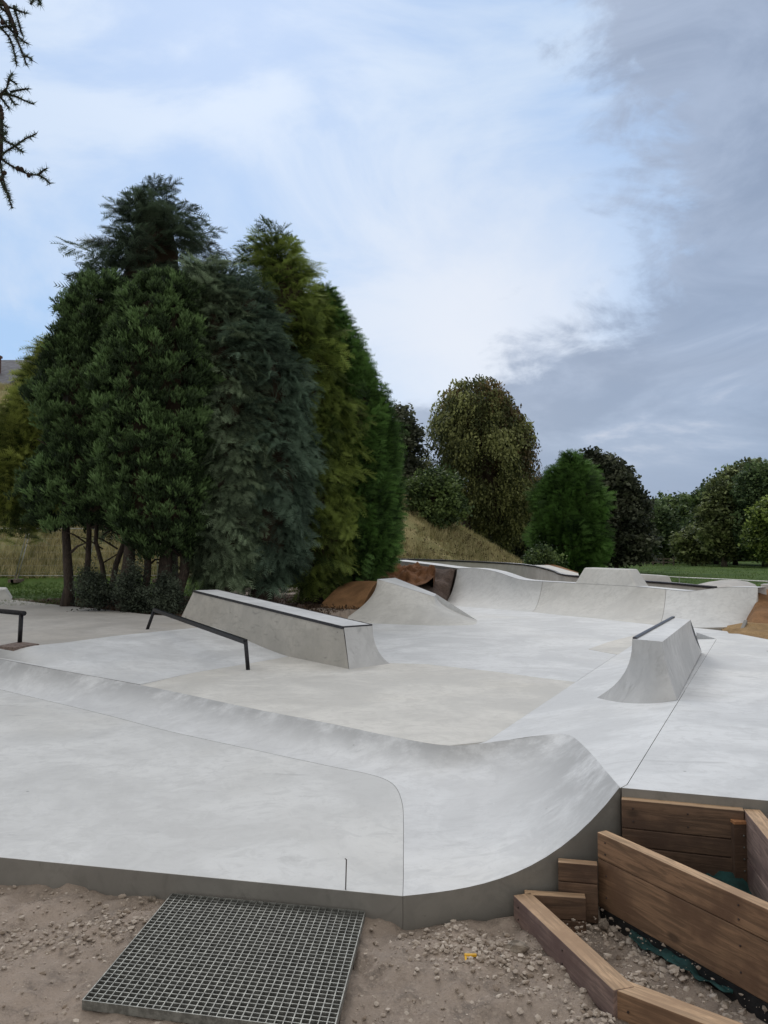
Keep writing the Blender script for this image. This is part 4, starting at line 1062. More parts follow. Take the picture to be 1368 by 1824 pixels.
LM = dict(
 gold=leafmat('foliage_gold_green', (0.04, 0.068, 0.017), (0.397, 0.461, 0.122)),
 yew=leafmat('foliage_dark_green', (0.025, 0.046, 0.019), (0.179, 0.294, 0.109)),
 dark=leafmat('foliage_blue_dark', (0.024, 0.038, 0.026), (0.141, 0.205, 0.134)),
 grey=leafmat('foliage_grey_green', (0.043, 0.065, 0.04), (0.314, 0.416, 0.262)),
 blue=leafmat('foliage_blue_green', (0.031, 0.055, 0.038), (0.211, 0.314, 0.224)),
 yell=leafmat('foliage_yellow_green', (0.038, 0.068, 0.017), (0.307, 0.397, 0.096)),
 deep=leafmat('foliage_deep_green', (0.021, 0.05, 0.014), (0.147, 0.288, 0.07)),
 beech=leafmat('foliage_beech_olive', (.055, .070, .024), (.330, .355, .135)),
 beechb=leafmat('foliage_beech_bronze', (.085, .070, .034), (.215, .160, .070)),
 mid=leafmat('foliage_mid_green', (0.034, 0.062, 0.022), (0.23, 0.32, 0.109)),
 purple=leafmat('foliage_purple_dark', (0.026, 0.035, 0.022), (0.16, 0.179, 0.115)),
 far=leafmat('foliage_far_green', (0.037, 0.068, 0.031), (0.237, 0.333, 0.141)),
 faro=leafmat('foliage_far_olive', (0.053, 0.071, 0.029), (0.307, 0.365, 0.147)),
 shrub=leafmat('foliage_grey_shrub', (.030, .042, .030), (.115, .145, .100)))
# ------------------------------------------------------------------ the conifer clump
tree('golden_conifer', 'golden green conifer at the far left edge, partly hidden by the dark plumed conifer', [(608, 80, 92), (640, 56, 120), (680, 32, 140), (722, 16, 150), (760, -25, 150), (800, -60, 150), (850, -70, 140), (895, -60, 115), (920, -20, 90)], 19.5, BU, 380, 0, .85, 'spire', 3, LM['gold'], trunks=[(-60, -30, 760, .12)], core=.35, shell=(.5, 1.02), rough=.35)
tree('tall_conifer', 'tallest dark conifer rising behind the clump, feathery open top', [(314, 266, 280), (342, 236, 312), (390, 198, 342), (440, 170, 380), (490, 136, 405), (560, 118, 425), (640, 115, 430), (760, 110, 440), (880, 150, 420), (930, 210, 390)], 21, BG, 620, 0, 1.05, 'droop', 5, LM['dark'], shell=(.45, 1.06), rough=.24, core=.35, tr=.2)
tree('dense_conifer', 'dark green conifer of upright plumes on several bare trunks, next to the golden conifer', [(488, 150, 205), (510, 132, 240), (545, 110, 262), (600, 92, 275), (680, 74, 285), (760, 64, 290), (840, 62, 300), (890, 72, 300), (935, 105, 290)], 16.3, FL, 2000, 0, .37, 'plume', 7, LM['yew'],
     trunks=[(118, 120, 760, .115), (158, 160, 780, .075), (182, 186, 800, .06), (206, 214, 800, .075)], shell=(.74, 1.06), core=.60, rough=.24)
tree('dense_conifer', 'dark green conifer of upright plumes with rounded top, next to the grey conifer', [(484, 262, 308), (500, 240, 330), (530, 218, 348), (600, 194, 364), (700, 176, 374), (800, 178, 380), (880, 186, 376), (940, 222, 358), (985, 255, 340)], 15.3, FL, 2000, 0, .35, 'plume', 9, LM['yew'],
     trunks=[(232, 236, 800, .15), (262, 262, 800, .09), (298, 296, 820, .17), (318, 320, 820, .12)], shell=(.74, 1.06), core=.60, rough=.24)
tree('grey_conifer', 'grey green feathery conifer in the middle of the clump, foliage reaching the ground', [(440, 355, 378), (500, 338, 410), (560, 335, 432), (640, 338, 452), (720, 342, 468), (800, 345, 484), (880, 342, 478), (950, 338, 470), (1000, 335, 448), (1038, 350, 415)], 15.8, BG, 760, 0, .62, 'droop', 11, LM['grey'], shell=(.72, 1.05), core=.58, rough=.3, tr=.22)
tree('blue_conifer', 'blue green drooping conifer between the grey and the yellow green ones', [(466, 400, 425), (505, 385, 462), (560, 380, 492), (640, 390, 522), (720, 405, 540), (800, 412, 560), (870, 418, 560), (940, 422, 545), (1000, 432, 528), (1035, 440, 505)], 16.2, BG, 700, 0, .66, 'droop', 13, LM['blue'], shell=(.7, 1.06), core=.56, rough=.3, trunks=[(462, 470, 700, .22), (485, 480, 800, .12)])
tree('yellow_conifer', 'yellow green conifer with shaggy peaked top beside the blue green one', [(396, 482, 508), (425, 458, 532), (500, 450, 558), (560, 452, 582), (640, 457, 612), (720, 467, 625), (800, 477, 632), (880, 490, 638), (960, 500, 630), (1010, 515, 616), (1045, 530, 600)], 17.7, BG, 800, 0, .70, 'droop', 15, LM['yell'], shell=(.72, 1.05), core=.58, rough=.28, tr=.2)
tree('cypress', 'dense deep green cypress ending the clump, its sloping outline reaching the ground', [(515, 566, 588), (560, 552, 614), (620, 552, 644), (690, 554, 670), (760, 557, 694), (830, 562, 708), (900, 567, 714), (960, 574, 708), (1000, 592, 694), (1030, 612, 668)], 18.4, BU, 1250, 0, .60, 'spire', 17, LM['deep'], shell=(.80, 1.02), core=.66, rough=.14, tr=.2)
# undergrowth
for i, (px_, lab) in enumerate([([(1020, 150, 175), (1045, 138, 205), (1072, 150, 200)], 'small grey green shrub beside the leftmost bare trunk'),
                           ([(1012, 225, 245), (1045, 198, 280), (1082, 200, 278)], 'middle grey green shrub under the dark conifers'),
                           ([(1030, 285, 305), (1058, 264, 328), (1090, 262, 325)], 'right grey green shrub next to the end of the long ledge')]):
    tree('shrub', lab, px_, 15.0-.2*i, LW, 34, 26, .13, 'ball', 30+i, LM['shrub'], core=0, cat='shrub', tr=.02, shell=(.1, 1.0), clen=.2, csp=.10)
# ------------------------------------------------------------------ background trees
tree('dark_tree', 'dark broadleaf tree peeping out behind the cypress of the clump', [(735, 700, 720), (770, 690, 736), (830, 680, 740), (880, 680, 738), (905, 690, 730)], 46, CL, 190, 0, 1.1, 'clump', 21, LM['purple'], core=.5)
tree('round_bush', 'round dark bush on the dry grass slope left of the big beech', [(842, 755, 785), (860, 740, 806), (890, 728, 820), (920, 728, 818), (936, 742, 800)], 37, CL, 150, 0, .75, 'clump', 22, LM['mid'], cat='bush', core=.5, tr=.1, rough=.35)
bt = tree('beech_tree', 'large olive bronze drooping beech tree on the slope', [(676, 838, 850), (686, 815, 872), (700, 795, 895), (722, 776, 918), (755, 766, 936), (800, 766, 944), (840, 778, 944), (875, 800, 944), (905, 818, 940), (935, 835, 930), (950, 850, 915)], 50, WP, 470, 0, 1.2, 'weep', 23, LM['beech'], core=.30, shell=(.35, 1.03), rough=.30, trunks=[(828, 850, 780, .45)])
v, f, t = bigcrown([(684, 825, 860), (700, 805, 895), (760, 830, 942), (830, 860, 946)], 50.3, WP, 130, 1.3, 'weep', 24, core=0, rough=.3, shell=(.6, 1.05)); np_mesh('bronze_foliage', v, f, LM['beechb'], bt, t)
tree('dark_conifer', 'dark narrow conifer between the beech and the broad cypress', [(835, 960, 966), (870, 940, 985), (920, 925, 990), (985, 915, 985)], 58, BG, 240, 0, 1.8, 'droop', 25, LM['dark'], core=.6)
tree('dark_tree', 'dark leafy tree behind the foot of the beech on the slope', [(860, 900, 940), (900, 880, 960), (950, 880, 962), (990, 900, 955)], 54, CL, 200, 0, 1.2, 'clump', 26, LM['purple'], core=.6)
tree('cypress', 'broad bushy green cypress standing alone behind the bowl, beyond the beech', [(812, 1008, 1028), (835, 990, 1048), (870, 968, 1064), (920, 953, 1076), (960, 948, 1080), (985, 950, 1080), (1002, 970, 1066)], 42, BU, 900, 0, 1.15, 'spire', 27, LM['deep'], core=.64, rough=.26, tr=.3, shell=(.72, 1.03))
tree('copper_tree', 'dark purplish broadleaf tree behind the broad cypress', [(818, 1045, 1062), (845, 1050, 1106), (880, 1055, 1132), (930, 1060, 1140), (980, 1065, 1142), (1003, 1070, 1130)], 50, CL, 430, 0, 1.25, 'clump', 28, LM['purple'], core=.6, rough=.34)
tree('green_bush', 'small bright green bush by the bowl deck at the foot of the slope', [(985, 955, 970), (994, 942, 985), (1008, 945, 984)], 29, LW, 60, 18, .28, 'ball', 29, LM['mid'], cat='bush', core=.3, tr=.02)
farspec = [
 ('park_tree', 'tall leafy tree above the pale rounded tree, filling the gap beside the distant ridge', [(872, 1262, 1285), (890, 1250, 1300), (930, 1246, 1305), (975, 1250, 1300), (992, 1262, 1290)], 90, 'mid', 49),
 ('park_tree', 'broad crowned tree rising over the yellow green tree at the picture edge', [(838, 1340, 1372), (856, 1325, 1395), (900, 1318, 1400), (950, 1322, 1398), (990, 1335, 1390)], 72, 'far', 50),
 ('park_tree', 'far green tree at the left of the field edge, beside the copper tree', [(905, 1150, 1165), (925, 1140, 1188), (960, 1138, 1195), (985, 1142, 1190), (997, 1150, 1180)], 92, 'far', 40),
 ('park_tree', 'tall far green tree in the middle of the field edge', [(893, 1185, 1215), (905, 1170, 1235), (940, 1165, 1240), (975, 1172, 1236), (992, 1180, 1225)], 104, 'mid', 41),
 ('park_tree', 'far rounded green tree rising right of the middle of the field edge', [(893, 1225, 1250), (905, 1215, 1262), (940, 1212, 1270), (975, 1216, 1262), (990, 1220, 1255)], 100, 'mid', 42),
 ('park_tree', 'small pale green rounded tree low at the field edge', [(955, 1228, 1248), (970, 1214, 1258), (990, 1216, 1256), (998, 1225, 1250)], 78, 'faro', 43),
 ('park_tree', 'olive green tree with a thin pale trunk at the right field edge', [(870, 1278, 1300), (900, 1264, 1318), (940, 1256, 1322), (975, 1266, 1316), (992, 1275, 1305)], 74, 'faro', 44),
 ('park_tree', 'tall spreading tree behind the pale trunked tree, right of the field', [(845, 1290, 1330), (865, 1272, 1350), (900, 1262, 1360), (950, 1262, 1358), (985, 1280, 1340)], 84, 'far', 45),
 ('park_tree', 'large tall tree at the right edge of the picture behind the field', [(832, 1325, 1400), (855, 1300, 1430), (900, 1295, 1440), (950, 1300, 1440), (990, 1320, 1420)], 80, 'faro', 46),
 ('park_tree', 'bright yellow green tree low at the right edge of the picture', [(898, 1362, 1385), (920, 1345, 1410), (955, 1340, 1420), (985, 1345, 1410), (997, 1355, 1400)], 66, 'yell', 47),
 ('park_tree', 'dark green tree between the field middle and the pale trunked tree', [(930, 1240, 1262), (950, 1232, 1280), (975, 1235, 1285), (994, 1245, 1275)], 95, 'far', 48)]
for nm_, lab, px_, d_f, lm, sd_ in farspec:
    wpx = max(r_[2]-r_[1] for r_ in px_); 
    tree(nm_, lab, px_, d_f, CL, int(110+wpx*3.2), 0, 1.75*d_f/90, 'clump', sd_, LM[lm], core=.5, rough=.42, shell=(.45, 1.06),
         barkm='barkpale' if sd_ in (44,) else 'barkdark', group='trees along the far edge of the field', tr=.22)
# far wood behind, one mass
parts = []
for i in range(46):
    u = 1090 + i*8.5; d_f = 125 + (i*37 % 23); tp = 905 + 22*noise.noise(Vector((i*.37, 3, 0))) - (18 if i > 26 else 0)
    parts.append(bigcrown([(tp, u-6, u+6), (tp+18, u-20, u+20), (tp+60, u-24, u+24), (994, u-20, u+20)], d_f, CF, 90, 2.6, 'clump', 60+i, core=.7, rough=.35))
for i in range(20):
    u = 700 + i*16; d_f = 80 + (i*31 % 17); tp = 925 + 16*noise.noise(Vector((i*.57, 8, 0)))
    parts.append(bigcrown([(tp, u-6, u+6), (tp+18, u-20, u+20), (995, u-22, u+22)], d_f, CF, 70, 2.0, 'clump', 120+i, core=.7, rough=.35))
v, f, t = merge(parts); tag(np_mesh('woodland', v, f, LM['far'], None, t), kind='stuff')
# distant wooded hill
bm = bmesh.new(); cols_ = []
for i in range(90):
    u = 300 + i*16; top = 893 + 4*noise.noise(Vector((u*.01, 0, 5))) + 1.5*random.random() + (abs(u-1200)*.012)
    cols_.append([bm.verts.new(PY(u, 990, 640)), bm.verts.new(PY(u, top+22, 700)), bm.verts.new(PY(u, top, 780)), bm.verts.new(Vector((PY(u, top, 780).x, 1100, 0)))])
for a_, b_ in zip(cols_, cols_[1:]):
    for j in range(3): bm.faces.new((a_[j], b_[j], b_[j+1], a_[j+1]))
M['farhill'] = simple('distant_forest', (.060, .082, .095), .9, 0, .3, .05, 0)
strc(from_bm('distant_hill', bm, M['farhill']))
# ------------------------------------------------------------------ house on the hill
hx, hy = PY(-2, 700, 62).x, 62.0
hg = gz_at(hx, hy); he = empty('stone_house', (hx, hy, hg-.3), 'stone house with slate roof and brick chimney on the hill at the left edge', 'house')
ridge = PY(-4, 655, 62).z; eave = PY(25, 690, 60).z
x0, x1 = PY(-240, 690, 60).x, PY(21, 690, 60).x; y0, y1, ym = 59.0, 69.0, 64.0
zb_ = hg-2
bm = bmesh.new()
vv = [bm.verts.new(p) for p in ((x0, y0, zb_), (x1, y0, zb_), (x1, y1, zb_), (x0, y1, zb_), (x0, y0, eave), (x1, y0, eave), (x1, y1, eave), (x0, y1, eave))]
for f_ in ((0, 1, 5, 4), (1, 2, 6, 5), (2, 3, 7, 6), (3, 0, 4, 7)): bm.faces.new([vv[i] for i in f_])
xm = PY(-4, 655, 62).x
g1 = bm.verts.new((x1, ym, eave+3.0)); bm.faces.new((vv[5], vv[6], g1))
from_bm('wall', bm, M['stone'], he)
bm = bmesh.new(); rv = [bm.verts.new(p) for p in ((x0-.3, y0-.4, eave-.1), (x1+.3, y0-.4, eave-.1), (x1+.3, ym, eave+3.2), (x0-.3, ym, eave+3.2), (x1+.3, y1+.4, eave-.1), (x0-.3, y1+.4, eave-.1))]
bm.faces.new((rv[0], rv[1], rv[2], rv[3])); bm.faces.new((rv[3], rv[2], rv[4], rv[5]))
ro = from_bm('roof', bm, M['slate'], he); mm_ = ro.modifiers.new('t', 'SOLIDIFY'); mm_.thickness = .15
cc = PY(-1, 640, 61); bm = bmesh.new()
box_between(bm, Vector((cc.x-.55, 60.6, PY(0, 638, 61).z)), Vector((cc.x+.15, 60.6, PY(0, 638, 61).z)), .8, 4.0); box_between(bm, Vector((cc.x-.62, 60.6, PY(0, 637, 61).z+.1)), Vector((cc.x+.22, 60.6, PY(0, 637, 61).z+.1)), .95, .18)
ch = from_bm('chimney', bm, M['brickc'], he)
bm = bmesh.new(); tube(bm, [Vector((cc.x-.2, 60.6, PY(0, 637, 61).z)), Vector((cc.x-.2, 60.6, PY(0, 625, 61).z))], .13, 8); pot = from_bm('chimney_pot', bm, M['brickc'], he)
# ------------------------------------------------------------------ fences
def heras(u0, u1, y, label, lean=0.0, group='temporary mesh fence panels'):
    a_, b_ = PY(u0, 1040, y), PY(u1, 1040, y); a_.z = gz_at(a_.x, y)+.12; b_.z = gz_at(b_.x, y)+.12
    H = 1.8; root = empty('fence_panel', (a_.x, a_.y, a_.z-.12), label, 'fence', group)
    sh = Vector((lean, 0, 0)); bm = bmesh.new(); r = .021; k_ = .14; d = (b_-a_).normalized()
    pts = [a_, a_+Vector((0, 0, H-k_))+sh*.93, a_+Vector((0, 0, H-k_*.3))+sh+d*k_*.3, a_+Vector((0, 0, H))+sh+d*k_, b_+Vector((0, 0, H))+sh-d*k_, b_+Vector((0, 0, H-k_*.3))+sh-d*k_*.3, b_+Vector((0, 0, H-k_))+sh*.93, b_]
    tube(bm, pts, r, 6); tube(bm, [a_+Vector((0, 0, .12)), b_+Vector((0, 0, .12))], r*.8, 6); from_bm('frame', bm, M['zinc'], root)
    bm = bmesh.new(); L_ = (b_-a_).length
    for i in range(1, int(L_/.12)): p = a_+d*(i*.12); tube(bm, [p+Vector((0, 0, .12)), p+Vector((0, 0, H))+sh], .0022, 3, False)
    for i in range(1, 8): p = a_+Vector((0, 0, i*.24))+sh*(i*.24/H); tube(bm, [p, p+d*L_], .0022, 3, False)
    from_bm('mesh_infill', bm, M['zinc'], root)
    for p in (a_, b_): bm = bmesh.new(); box_between(bm, p+Vector((0, -.3, 0)), p+Vector((0, .3, 0)), .2, .12); from_bm('foot', bm, M['plate'], root)
heras(-150, 26, 27.5, 'temporary mesh fence panel cut by the left edge of the picture', .42)
heras(31, 150, 27.5, 'temporary mesh fence panel leaning right of the first one, beside the bare trunk', .42)
heras(155, 280, 27.6, 'temporary mesh fence panel seen between the bare trunks')
heras(284, 410, 27.7, 'temporary mesh fence panel seen behind the shrubs left of the long ledge')
fn_ = empty('rail_fence', PY(1165, 1006, 82), 'low post and rail fence at the far side of the green field', 'fence')
zf = gz_at(30, 80); bm = bmesh.new(); pa, pb_ = PY(1128, 1000, 82), PY(1200, 1000, 80)
for zz_ in (.75, .4): box_between(bm, Vector((pa.x, pa.y, zf+zz_)), Vector((pb_.x, pb_.y, zf+zz_)), .06, .12)
from_bm('rail', bm, M['barkpale'], fn_)
for i in range(5):
    p = pa.lerp(pb_, i/4); bm = bmesh.new(); box_between(bm, Vector((p.x-.06, p.y, zf+.9)), Vector((p.x+.06, p.y, zf+.9)), .12, 1.0); from_bm('post', bm, M['barkpale'], fn_)
bt_ = empty('barrier_tape', PY(1270, 1031, 36), 'thin white barrier line strung low across the green field', 'barrier')
bm = bmesh.new(); ps = [PY(1085, 1022, 40), PY(1140, 1024.5, 38), PY(1210, 1028.5, 34), PY(1300, 1032.5, 31), PY(1368, 1036, 29), PY(1460, 1041, 27)]
tube(bm, ps, .028, 4); from_bm('line', bm, M['white'], bt_)
for p in ps[1:]: bm = bmesh.new(); tube(bm, [p, Vector((p.x, p.y, .1))], .02, 5); from_bm('post', bm, M['zinc'], bt_)
kb = empty('kerb_block', PY(1360, 1046, 15.8), 'white concrete kerb block at the right edge on the orange matting', 'kerb')
bm = bmesh.new(); box_between(bm, PY(1358, 1040, 16), PY(1420, 1042, 15.6), .3, .12); from_bm('body', bm, M['hip'], kb, bevel=.01)
# ------------------------------------------------------------------ grass on slope and field
def blades(name, n, region, hgt, leaf, seed, w=.05):
    r = np.random.default_rng(seed); x = r.uniform(region[0], region[1], n); y = region[2] + (region[3]-region[2])*r.uniform(0, 1, n)**1.3
    hf = hillf(x, y); return x, y, hf, r
tv = np.array([(0, -.06, 0), (0, .06, 0), (1, .02, .12), (0, -.02, .1), (0, .1, .06), (.85, .2, -.15), (0, .02, -.08), (0, -.08, -.04), (.9, -.22, .05)], float); tf = np.array([[0, 1, 2], [3, 4, 5], [6, 7, 8]])
x, y, hf, r = blades('', 70000, (-26, 9, 26.6, 44), .4, None, 5)
s = hf > .25; x, y = x[s], y[s]; z = gheight(x, y)-.06; n = len(x)
dirs = np.stack([r.normal(0, .3, n), r.normal(0, .3, n), np.ones(n)], 1)
v, f, t = scatter(tv, tf, np.stack([x, y, z], 1), dirs, r.uniform(0, 6.28, n), r.uniform(.18, .48, n), np.clip(r.normal(.5, .25, n), .05, 1))
LM['dry'] = leafmat('dry_grass', (.22, .21, .09), (.54, .47, .26))
tag(np_mesh('dry_grass', v, f, LM['dry'], None, t), kind='stuff')
r = np.random.default_rng(77); n = 26000; x = r.uniform(-22, -3, n); y = r.uniform(16.5, 27.5, n); s = x < -4.2-(y-16)*.12; x, y = x[s], y[s]
n2_ = 30000; x2 = r.uniform(6, 40, n2_); y2 = 22 + 60*r.uniform(0, 1, n2_)**1.4; s = (x2 > 8.5+(26-np.minimum(y2, 26))*.2); x = np.concatenate([x, x2[s]]); y = np.concatenate([y, y2[s]]); n = len(x)
z = gheight(x, y)-.02; dirs = np.stack([r.normal(0, .35, n), r.normal(0, .35, n), np.ones(n)], 1)
v, f, t = scatter(tv, tf, np.stack([x, y, z], 1), dirs, r.uniform(0, 6.28, n), r.uniform(.05, .13, n), np.clip(r.normal(.5, .25, n), .05, 1))
LM['lawn'] = leafmat('lawn_grass', (.05, .10, .02), (.12, .185, .042))
tag(np_mesh('lawn_grass', v, f, LM['lawn'], None, t), kind='stuff')
# weeds on the slope
x = r.uniform(-2, 6, 900); y = r.uniform(27.5, 38, 900); n = 900; z = gheight(x, y)
v, f, t = scatter(LW[0][0], LW[0][1], np.stack([x, y, z+.12], 1), r.normal(0, 1, (n, 3)), r.uniform(0, 6, n), r.uniform(.12, .4, n), np.clip(r.normal(.4, .25, n), .05, 1), LW[0][2])
tag(np_mesh('slope_weeds', v, f, LM['beechb'], None, t), kind='stuff')
x = r.uniform(1.2, 5.8, 420); y = r.uniform(29.0, 30.2, 420); n = 420; z = gheight(x, y)
v, f, t = scatter(LW[1][0], LW[1][1], np.stack([x, y, z+.2*r.uniform(.2, 1.4, n)], 1), r.normal(0, 1, (n, 3)), r.uniform(0, 6, n), r.uniform(.15, .3, n)*(.6+.8*(np.sin(x*2.1) > .2)), np.clip(r.normal(.5, .25, n), .05, 1), LW[1][2])
tag(np_mesh('nettles', v, f, LM['mid'], None, t), kind='stuff')
# leaf litter and twigs beneath the conifers
n = 5000; x = r.uniform(-8, 1.5, n); y = r.uniform(14.4, 20, n); z = gheight(x, y)+.02
s = inside(x, y) > .05; x, y, z = x[s], y[s], z[s]; n = len(x)
v, f, t = scatter(LW[0][0], LW[0][1], np.stack([x, y, z], 1), r.normal(0, 1, (n, 3))*np.array([[1, 1, .2]]), r.uniform(0, 6, n), r.uniform(.06, .14, n), np.clip(r.normal(.3, .25, n), .05, 1), LW[0][2])
LM['litter'] = leafmat('leaf_litter', (.035, .022, .014), (.11, .065, .035)); tag(np_mesh('leaf_litter', v, f, LM['litter'], None, t), kind='stuff')
o = prism('soil_bed', [Vector(p) for p in ((-9, 15.8, .455), (-4.8, 13.6, .455), (-3.2, 12.9, .455), (-1.9, 14.6, .455), (-1.35, 16.4, .455), (-1.0, 19, .455), (-.8, 22, .455), (-8.5, 19.5, .455))], .2, M['soil']); tag(o, kind='structure')
# ------------------------------------------------------------------ pebbles
def rock_t(seed, sub=1):
    bm = bmesh.new(); bmesh.ops.create_icosphere(bm, subdivisions=sub, radius=.5); rr = random.Random(seed)
    for v in bm.verts: v.co *= rr.uniform(.55, 1.25); v.co.z *= .58; v.co.y *= .8
    bm.faces.ensure_lookup_table(); vv = np.array([tuple(v.co) for v in bm.verts]); ff = np.array([[q_.index for q_ in f_.verts] for f_ in bm.faces]); bm.free(); return vv, ff, np.zeros(len(vv))
RT = [rock_t(s) for s in range(5)]
def nzat(x, y):
    return nzf(Vector((x, y, 0)))
def rocks(name, x, y, size, seed, zoff=0.0, mat=M['rock'], tmean=.5):
    r = np.random.default_rng(seed); s_ = inside(x, y) > .015
    gm = ~quadmask([gTL, gTR, gBR, gBL], x, y, -.03)
    s_ &= gm; x, y, size = x[s_], y[s_], size[s_]; n = len(x)
    z = np.array([nzat(a_, b_) for a_, b_ in zip(x, y)]) + zoff + size*.12; parts = []
    pk = r.integers(0, len(RT), n)
    for k_, (tv_, tf_, tt) in enumerate(RT):
        q_ = pk == k_; m_ = q_.sum(); parts.append(scatter(tv_, tf_, np.stack([x, y, z], 1)[q_], r.normal(0, 1, (m_, 3))*np.array([[1, 1, .3]]), r.uniform(0, 6.28, m_)*.1, size[q_], np.clip(r.normal(tmean, .22, m_), .03, 1)))
    v, f, t = merge(parts); o = np_mesh(name, v, f, mat, None, t, smooth_=False); return tag(o, kind='stuff')
r = np.random.default_rng(5)
n = 11000; x = r.uniform(-2.6, 1.9, n); y = r.uniform(2.2, 4.4, n); sz = .0035 + .026*r.uniform(0, 1, n)**4.5
clx = [(-1.25, 3.35, .28, 420), (-1.6, 3.2, .25, 200), (-1.0, 3.45, .2, 100), (.75, 3.25, .14, 260), (.35, 3.15, .18, 380), (.5, 3.02, .22, 260), (.9, 2.95, .10, 160), (.72, 2.75, .16, 160), (.3, 3.25, .2, 260)]
xs_, ys_, ss_ = [x], [y], [sz]
for cx, cy, rr_, m_ in clx:
    xs_.append(r.normal(cx, rr_*.6, m_)); ys_.append(r.normal(cy, rr_*.4, m_)); ss_.append(.006 + .032*r.uniform(0, 1, m_)**3)
rocks('gravel', np.concatenate(xs_), np.concatenate(ys_), np.concatenate(ss_), 9, 0)
# stones inside the planter at the foot of the diagonal wall
n = 240; tt = r.uniform(0, 1.2, n); off_ = np.abs(r.normal(0, .07, n))+.04
bx = w2a.x + (w2b.x-w2a.x)*tt; by = w2a.y + (w2b.y-w2a.y)*tt; nv = (w2b-w2a).normalized()
x = bx - abs(nv.y)*off_; y = by - abs(nv.x)*off_*1.0
rocks('planter_gravel', x, y, .012+.035*r.uniform(0, 1, n)**2, 19, -.055, tmean=.6)
def bigrock(label, u, v, size, z=.0, seed=1, name='rock', mat=None):
    bm = bmesh.new(); bmesh.ops.create_icosphere(bm, subdivisions=3, radius=.5); p0 = P(u, v, z)
    for w_ in bm.verts:
        k_ = 1 + .35*noise.fractal(w_.co*2.2+Vector((seed*7.1, 0, 0)), .8, 2, 4); w_.co *= k_; w_.co.x *= size[0]; w_.co.y *= size[1]; w_.co.z *= size[2]; w_.co += p0 + Vector((0, 0, size[2]*.3))
    me_o = from_bm(name, bm, mat or M['rockbig'], smooth_=False); return tag(me_o, label, 'rock')
M['rockbig'] = simple('grey_stone', (.26, .22, .18), .9, 0, .35, 30, .5)
bigrock('largest grey angular rock beside the purple grey timber beam', 920, 1696, (.10, .06, .055), seed=2)
bigrock('brown stone under the slab edge just left of the grate', 271, 1605, (.032, .03, .03), seed=3)
bigrock('flat pale stone half sunk in the dirt between grate and timber beam', 722, 1727, (.075, .05, .018), seed=4)
bigrock('pale block of stone in the planter beside the diagonal wall foot', 1076, 1653, (.045, .04, .05), z=-.02, seed=5)
bigrock('pale square chip lying on the planter gravel', 1152, 1757, (.05, .03, .014), z=-.01, seed=6)
_cz = nzf(P(838, 1699, .02)) + .022
yc = empty('yellow_clip', P(836, 1700, _cz), 'small yellow plastic clip lying among the pebbles', 'clip')
bm = bmesh.new(); c = P(838, 1699, _cz); box_between(bm, c+Vector((-.024, 0, 0)), c+Vector((.024, 0, 0)), .012, .010); box_between(bm, c+Vector((-.02, -.006, -.002)), c+Vector((-.02, -.03, -.012)), .008, .008)
from_bm('bar', bm, M['yellow'], yc, bevel=.002)
# ------------------------------------------------------------------ larch boughs, top left
lt = empty('larch_tree', (-4.6, 3.4, 0), 'larch tree whose needled twigs and cones hang into the top left corner', 'tree')
bm = bmesh.new(); trunk(bm, Vector((-4.6, 3.4, -.1)), Vector((-4.4, 3.5, 9)), .24, .1, .1, 12, 10, 4)
def LP(u, v, y=3.0): return PY(u, v, y)
main = [([(-900, -300), (-400, -150), (-60, -60), (10, 10), (30, 60)], .014), ([(-900, 120), (-400, 90), (-80, 120), (-5, 175), (12, 160)], .014), ([(-900, 300), (-400, 200), (-60, 150), (0, 190), (2, 240), (2, 285)], .012)]
for pts_, r_ in main:
    w_ = [Vector((-4.45, 3.45, LP(0, pts_[0][1]).z+.0))] + [LP(u, v) for u, v in pts_]; tube(bm, w_, [.05]+[r_*(1.3-.9*i/len(pts_)) for i in range(len(pts_))], 6)
from_bm('trunk', bm, M['bark'], lt)
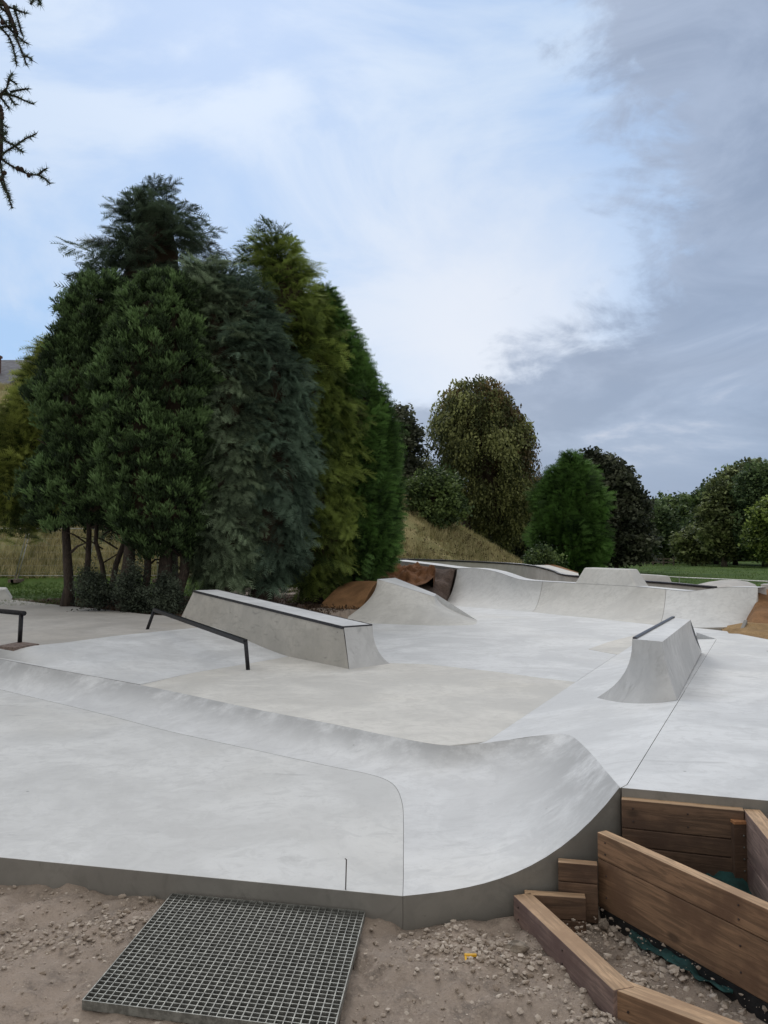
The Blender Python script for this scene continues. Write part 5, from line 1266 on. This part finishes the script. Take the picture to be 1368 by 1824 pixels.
tw_ = [[(-10, 5), (20, 14), (47, 24)], [(25, 10), (32, 35), (40, 64)], [(-6, 20), (15, 50), (29, 62), (42, 74), (50, 78)], [(-10, 40), (10, 58), (22, 75), (30, 117)], [(25, 60), (38, 88), (48, 117)], [(41, 100), (50, 101), (58, 108)], [(0, 12), (15, 25), (18, 43)], [(55, 7), (62, -4), (68, -10)], [(64, -10), (70, 4), (72, 8)], [(-5, 50), (15, 46), (29, 47)],
       [(-6, 172), (12, 160), (16, 140), (22, 131)], [(14, 140), (22, 145), (30, 150)], [(5, 168), (25, 170), (45, 180), (60, 186)], [(18, 164), (35, 160), (52, 158)], [(0, 172), (8, 182), (16, 193)], [(14, 166), (20, 178), (28, 187)],
       [(-4, 282), (10, 270), (30, 258), (45, 247), (65, 238)], [(2, 240), (10, 252), (30, 262), (41, 272)], [(-4, 276), (8, 288), (28, 300), (50, 311), (72, 312), (90, 327)], [(68, 312), (76, 304), (84, 300)], [(0, 285), (4, 310), (8, 330), (22, 371)], [(2, 190), (3, 220), (6, 250)], [(0, 320), (10, 340), (18, 352)], [(-4, 212), (4, 222), (12, 226)], [(0, 232), (7, 240), (13, 235)]]
bm = bmesh.new(); NP, ND = [], []; r = np.random.default_rng(3)
for pts_ in tw_:
    w_ = smooth_pts([LP(u, v, 3.0+random.uniform(-.02, .02)) for u, v in pts_], 2); tube(bm, w_, [.0052*(1-.5*i/len(w_)) for i in range(len(w_))], 5)
    for a_, b_ in zip(w_, w_[1:]):
        L_ = (b_-a_).length
        for k_ in range(max(1, int(L_/.0007))):
            p = a_.lerp(b_, random.random()); d = (b_-a_).normalized()*.5 + Vector(r.normal(0, .7, 3)); NP.append(tuple(p)); ND.append(tuple(d))
from_bm('twigs', bm, M['barkdark'], lt)
NP, ND = np.array(NP), np.array(ND); n = len(NP)
ntv = np.array([(0, -.07, 0), (0, .07, 0), (1, 0, 0)], float)
v, f, t = scatter(ntv, np.array([[0, 1, 2]]), NP, ND, r.uniform(0, 6, n), r.uniform(.012, .030, n), r.uniform(.2, .8, n))
np_mesh('needles', v, f, LM['dark'], lt, t)
for u, v_2 in [(2, 196), (3, 203), (4, 210), (32, 300), (39, 302), (51, 312), (4, 246), (2, 318), (8, 308), (4, 40)]:
    bm = bmesh.new(); bmesh.ops.create_icosphere(bm, subdivisions=2, radius=.0085, matrix=Matrix.Translation(LP(u, v_2, 2.99)) @ Matrix.Diagonal((1, 1, 1.25, 1)))
    for w_ in bm.verts: w_.co += Vector((random.uniform(-1, 1), random.uniform(-1, 1), random.uniform(-1, 1)))*.001
    from_bm('cone', bm, M['cone'], lt)
